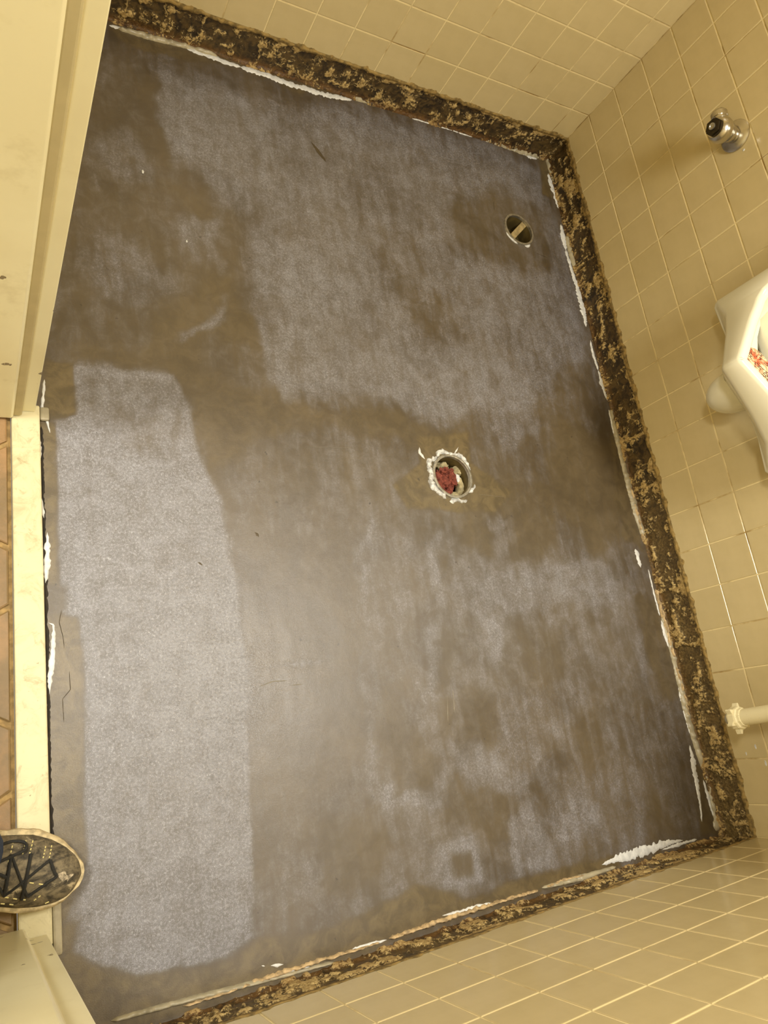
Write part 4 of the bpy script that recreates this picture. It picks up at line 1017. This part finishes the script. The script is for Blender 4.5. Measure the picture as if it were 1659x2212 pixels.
def up(s_, k, lift=0.0):
    w = (wl(s_) if k > 0 else wr(s_)) * 0.97 * k
    return F2W(s_, w, upz(s_, k) + lift)
bm = bmesh.new(); KK = [math.sin(t) for t in np.linspace(-math.pi / 2, math.pi / 2, 21)]
G = [[bm.verts.new(up(s_, k)) for k in KK] for s_ in ss]
for a, b in zip(G, G[1:]):
    for i in range(len(KK) - 1): bm.faces.new((a[i], b[i], b[i + 1], a[i + 1]))
shoe = bm_obj('shoe', bm, M_UPPER, None); keep(shoe, PERSON); shoe['label'] = 'dark grey paint-smeared lace-up shoe'
def sub(o):
    bpy.context.view_layer.update(); o.parent = shoe; o.matrix_parent_inverse = shoe.matrix_world.inverted(); return o
o = sub(bm_obj('sole', sole_bm, M_SOLE, None)); o['label'] = 'dusty cream rubber sole rim'
def lace(ptlist, r=.0021, lift=.002, name='lace', mat=None):
    P = [up(s_, k, lift) for s_, k in ptlist]
    C_ = catmull([tuple(p) for p in P], 6)
    bm = bmesh.new(); add_tube(bm, C_, r, 7)
    return sub(bm_obj(name, bm, mat or M_LACE, None))
def seg(a, b, n=5): return [(a[0] + (b[0] - a[0]) * t, a[1] + (b[1] - a[1]) * t) for t in np.linspace(0, 1, n)]
lace(seg((.054, .42), (.040, -.06)) + seg((.040, -.06), (.075, -.62))[1:], .0023)
lace(seg((.084, .52), (.082, -.70)), .0026)
lace(seg((.112, .50), (.108, -.62)), .0026)
lace(seg((.054, .42), (.108, -.62)), .0021, .001)
lace(seg((.075, -.62), (.112, .50)), .0021, .001)
lace(seg((.108, -.62), (.150, .40)), .0021, .001)
lace([(.130, .30), (.112, .46), (.094, .62), (.096, .80), (.115, .84), (.140, .70)], .0024, .008)
lace([(.135, .05), (.122, .0), (.112, -.08)], .0024, .004)
def stitches(rowpts, n, ln=.0045, skip=()):
    s0, k0, s1, k1 = rowpts
    for i in range(n):
        if i in skip: continue
        t = (i + .5) / n; a = (s0 + (s1 - s0) * t, k0 + (k1 - k0) * t)
        t2 = t + 0.45 / n; b = (s0 + (s1 - s0) * t2, k0 + (k1 - k0) * t2)
        lace([a, ((a[0] + b[0]) / 2, (a[1] + b[1]) / 2), b], .0010, .0006, 'stitch', M_STITCH)
stitches((.055, .86, .056, .46), 4); stitches((.064, .80, .065, .44), 4)
stitches((.084, .88, .086, .50), 4); stitches((.094, .88, .096, .50), 4)
stitches((.112, .90, .114, .30), 5)
stitches((.050, -.30, .078, -.22), 2); stitches((.054, -.56, .064, -.74), 2)
stitches((.036, -.82, .046, -.90), 1); stitches((.070, -.72, .120, -.62), 4); stitches((.085, -.86, .135, -.84), 4)
# smear of white paint on the toe cap
cs, ck = .026, -.08
P = [up(cs, ck, .0008)] + [up(cs + (.010 + .004 * math.sin(3 * a)) * math.cos(a), ck + (.20 + .09 * math.sin(2 * a + 1) + .06 * math.cos(5 * a)) * math.sin(a), .0008) for a in np.linspace(0, 2 * math.pi, 22, endpoint=False)]
o = sub(mesh_obj('paint_smear', P, [(0, 1 + k, 1 + (k + 1) % 22) for k in range(22)], M_SMEAR, None, True)); o['label'] = 'whitish paint smear on the toe'
# trouser leg
ZL = [(.088, .060, -1.729), (.12, .063, -1.735), (.18, .066, -1.748), (.28, .070, -1.772), (.40, .078, -1.806), (.52, .088, -1.842)]
bm = bmesh.new(); rgs = []
for i, (z, r, x) in enumerate(ZL):
    rgs.append([bm.verts.new((x + r * math.cos(a) * (1 + .03 * math.sin(5 * a + i)), .318 + r * .95 * math.sin(a), z + .004 * math.sin(3 * a + i))) for a in np.linspace(0, 2 * math.pi, 28, endpoint=False)])
inn = [bm.verts.new((v.co.x * .9 + -1.729 * .1, v.co.y * .9 + .0318, v.co.z + .004)) for v in rgs[0]]
rgs = [inn] + rgs
for a, b in zip(rgs, rgs[1:]):
    for i in range(28): bm.faces.new((a[i], a[(i + 1) % 28], b[(i + 1) % 28], b[i]))
bm.faces.new(rgs[-1])
o = bm_obj('trouser_leg', bm, M_DENIM, None); keep(o, PERSON); o['label'] = 'dark blue denim trouser leg'
bpy.context.view_layer.update()
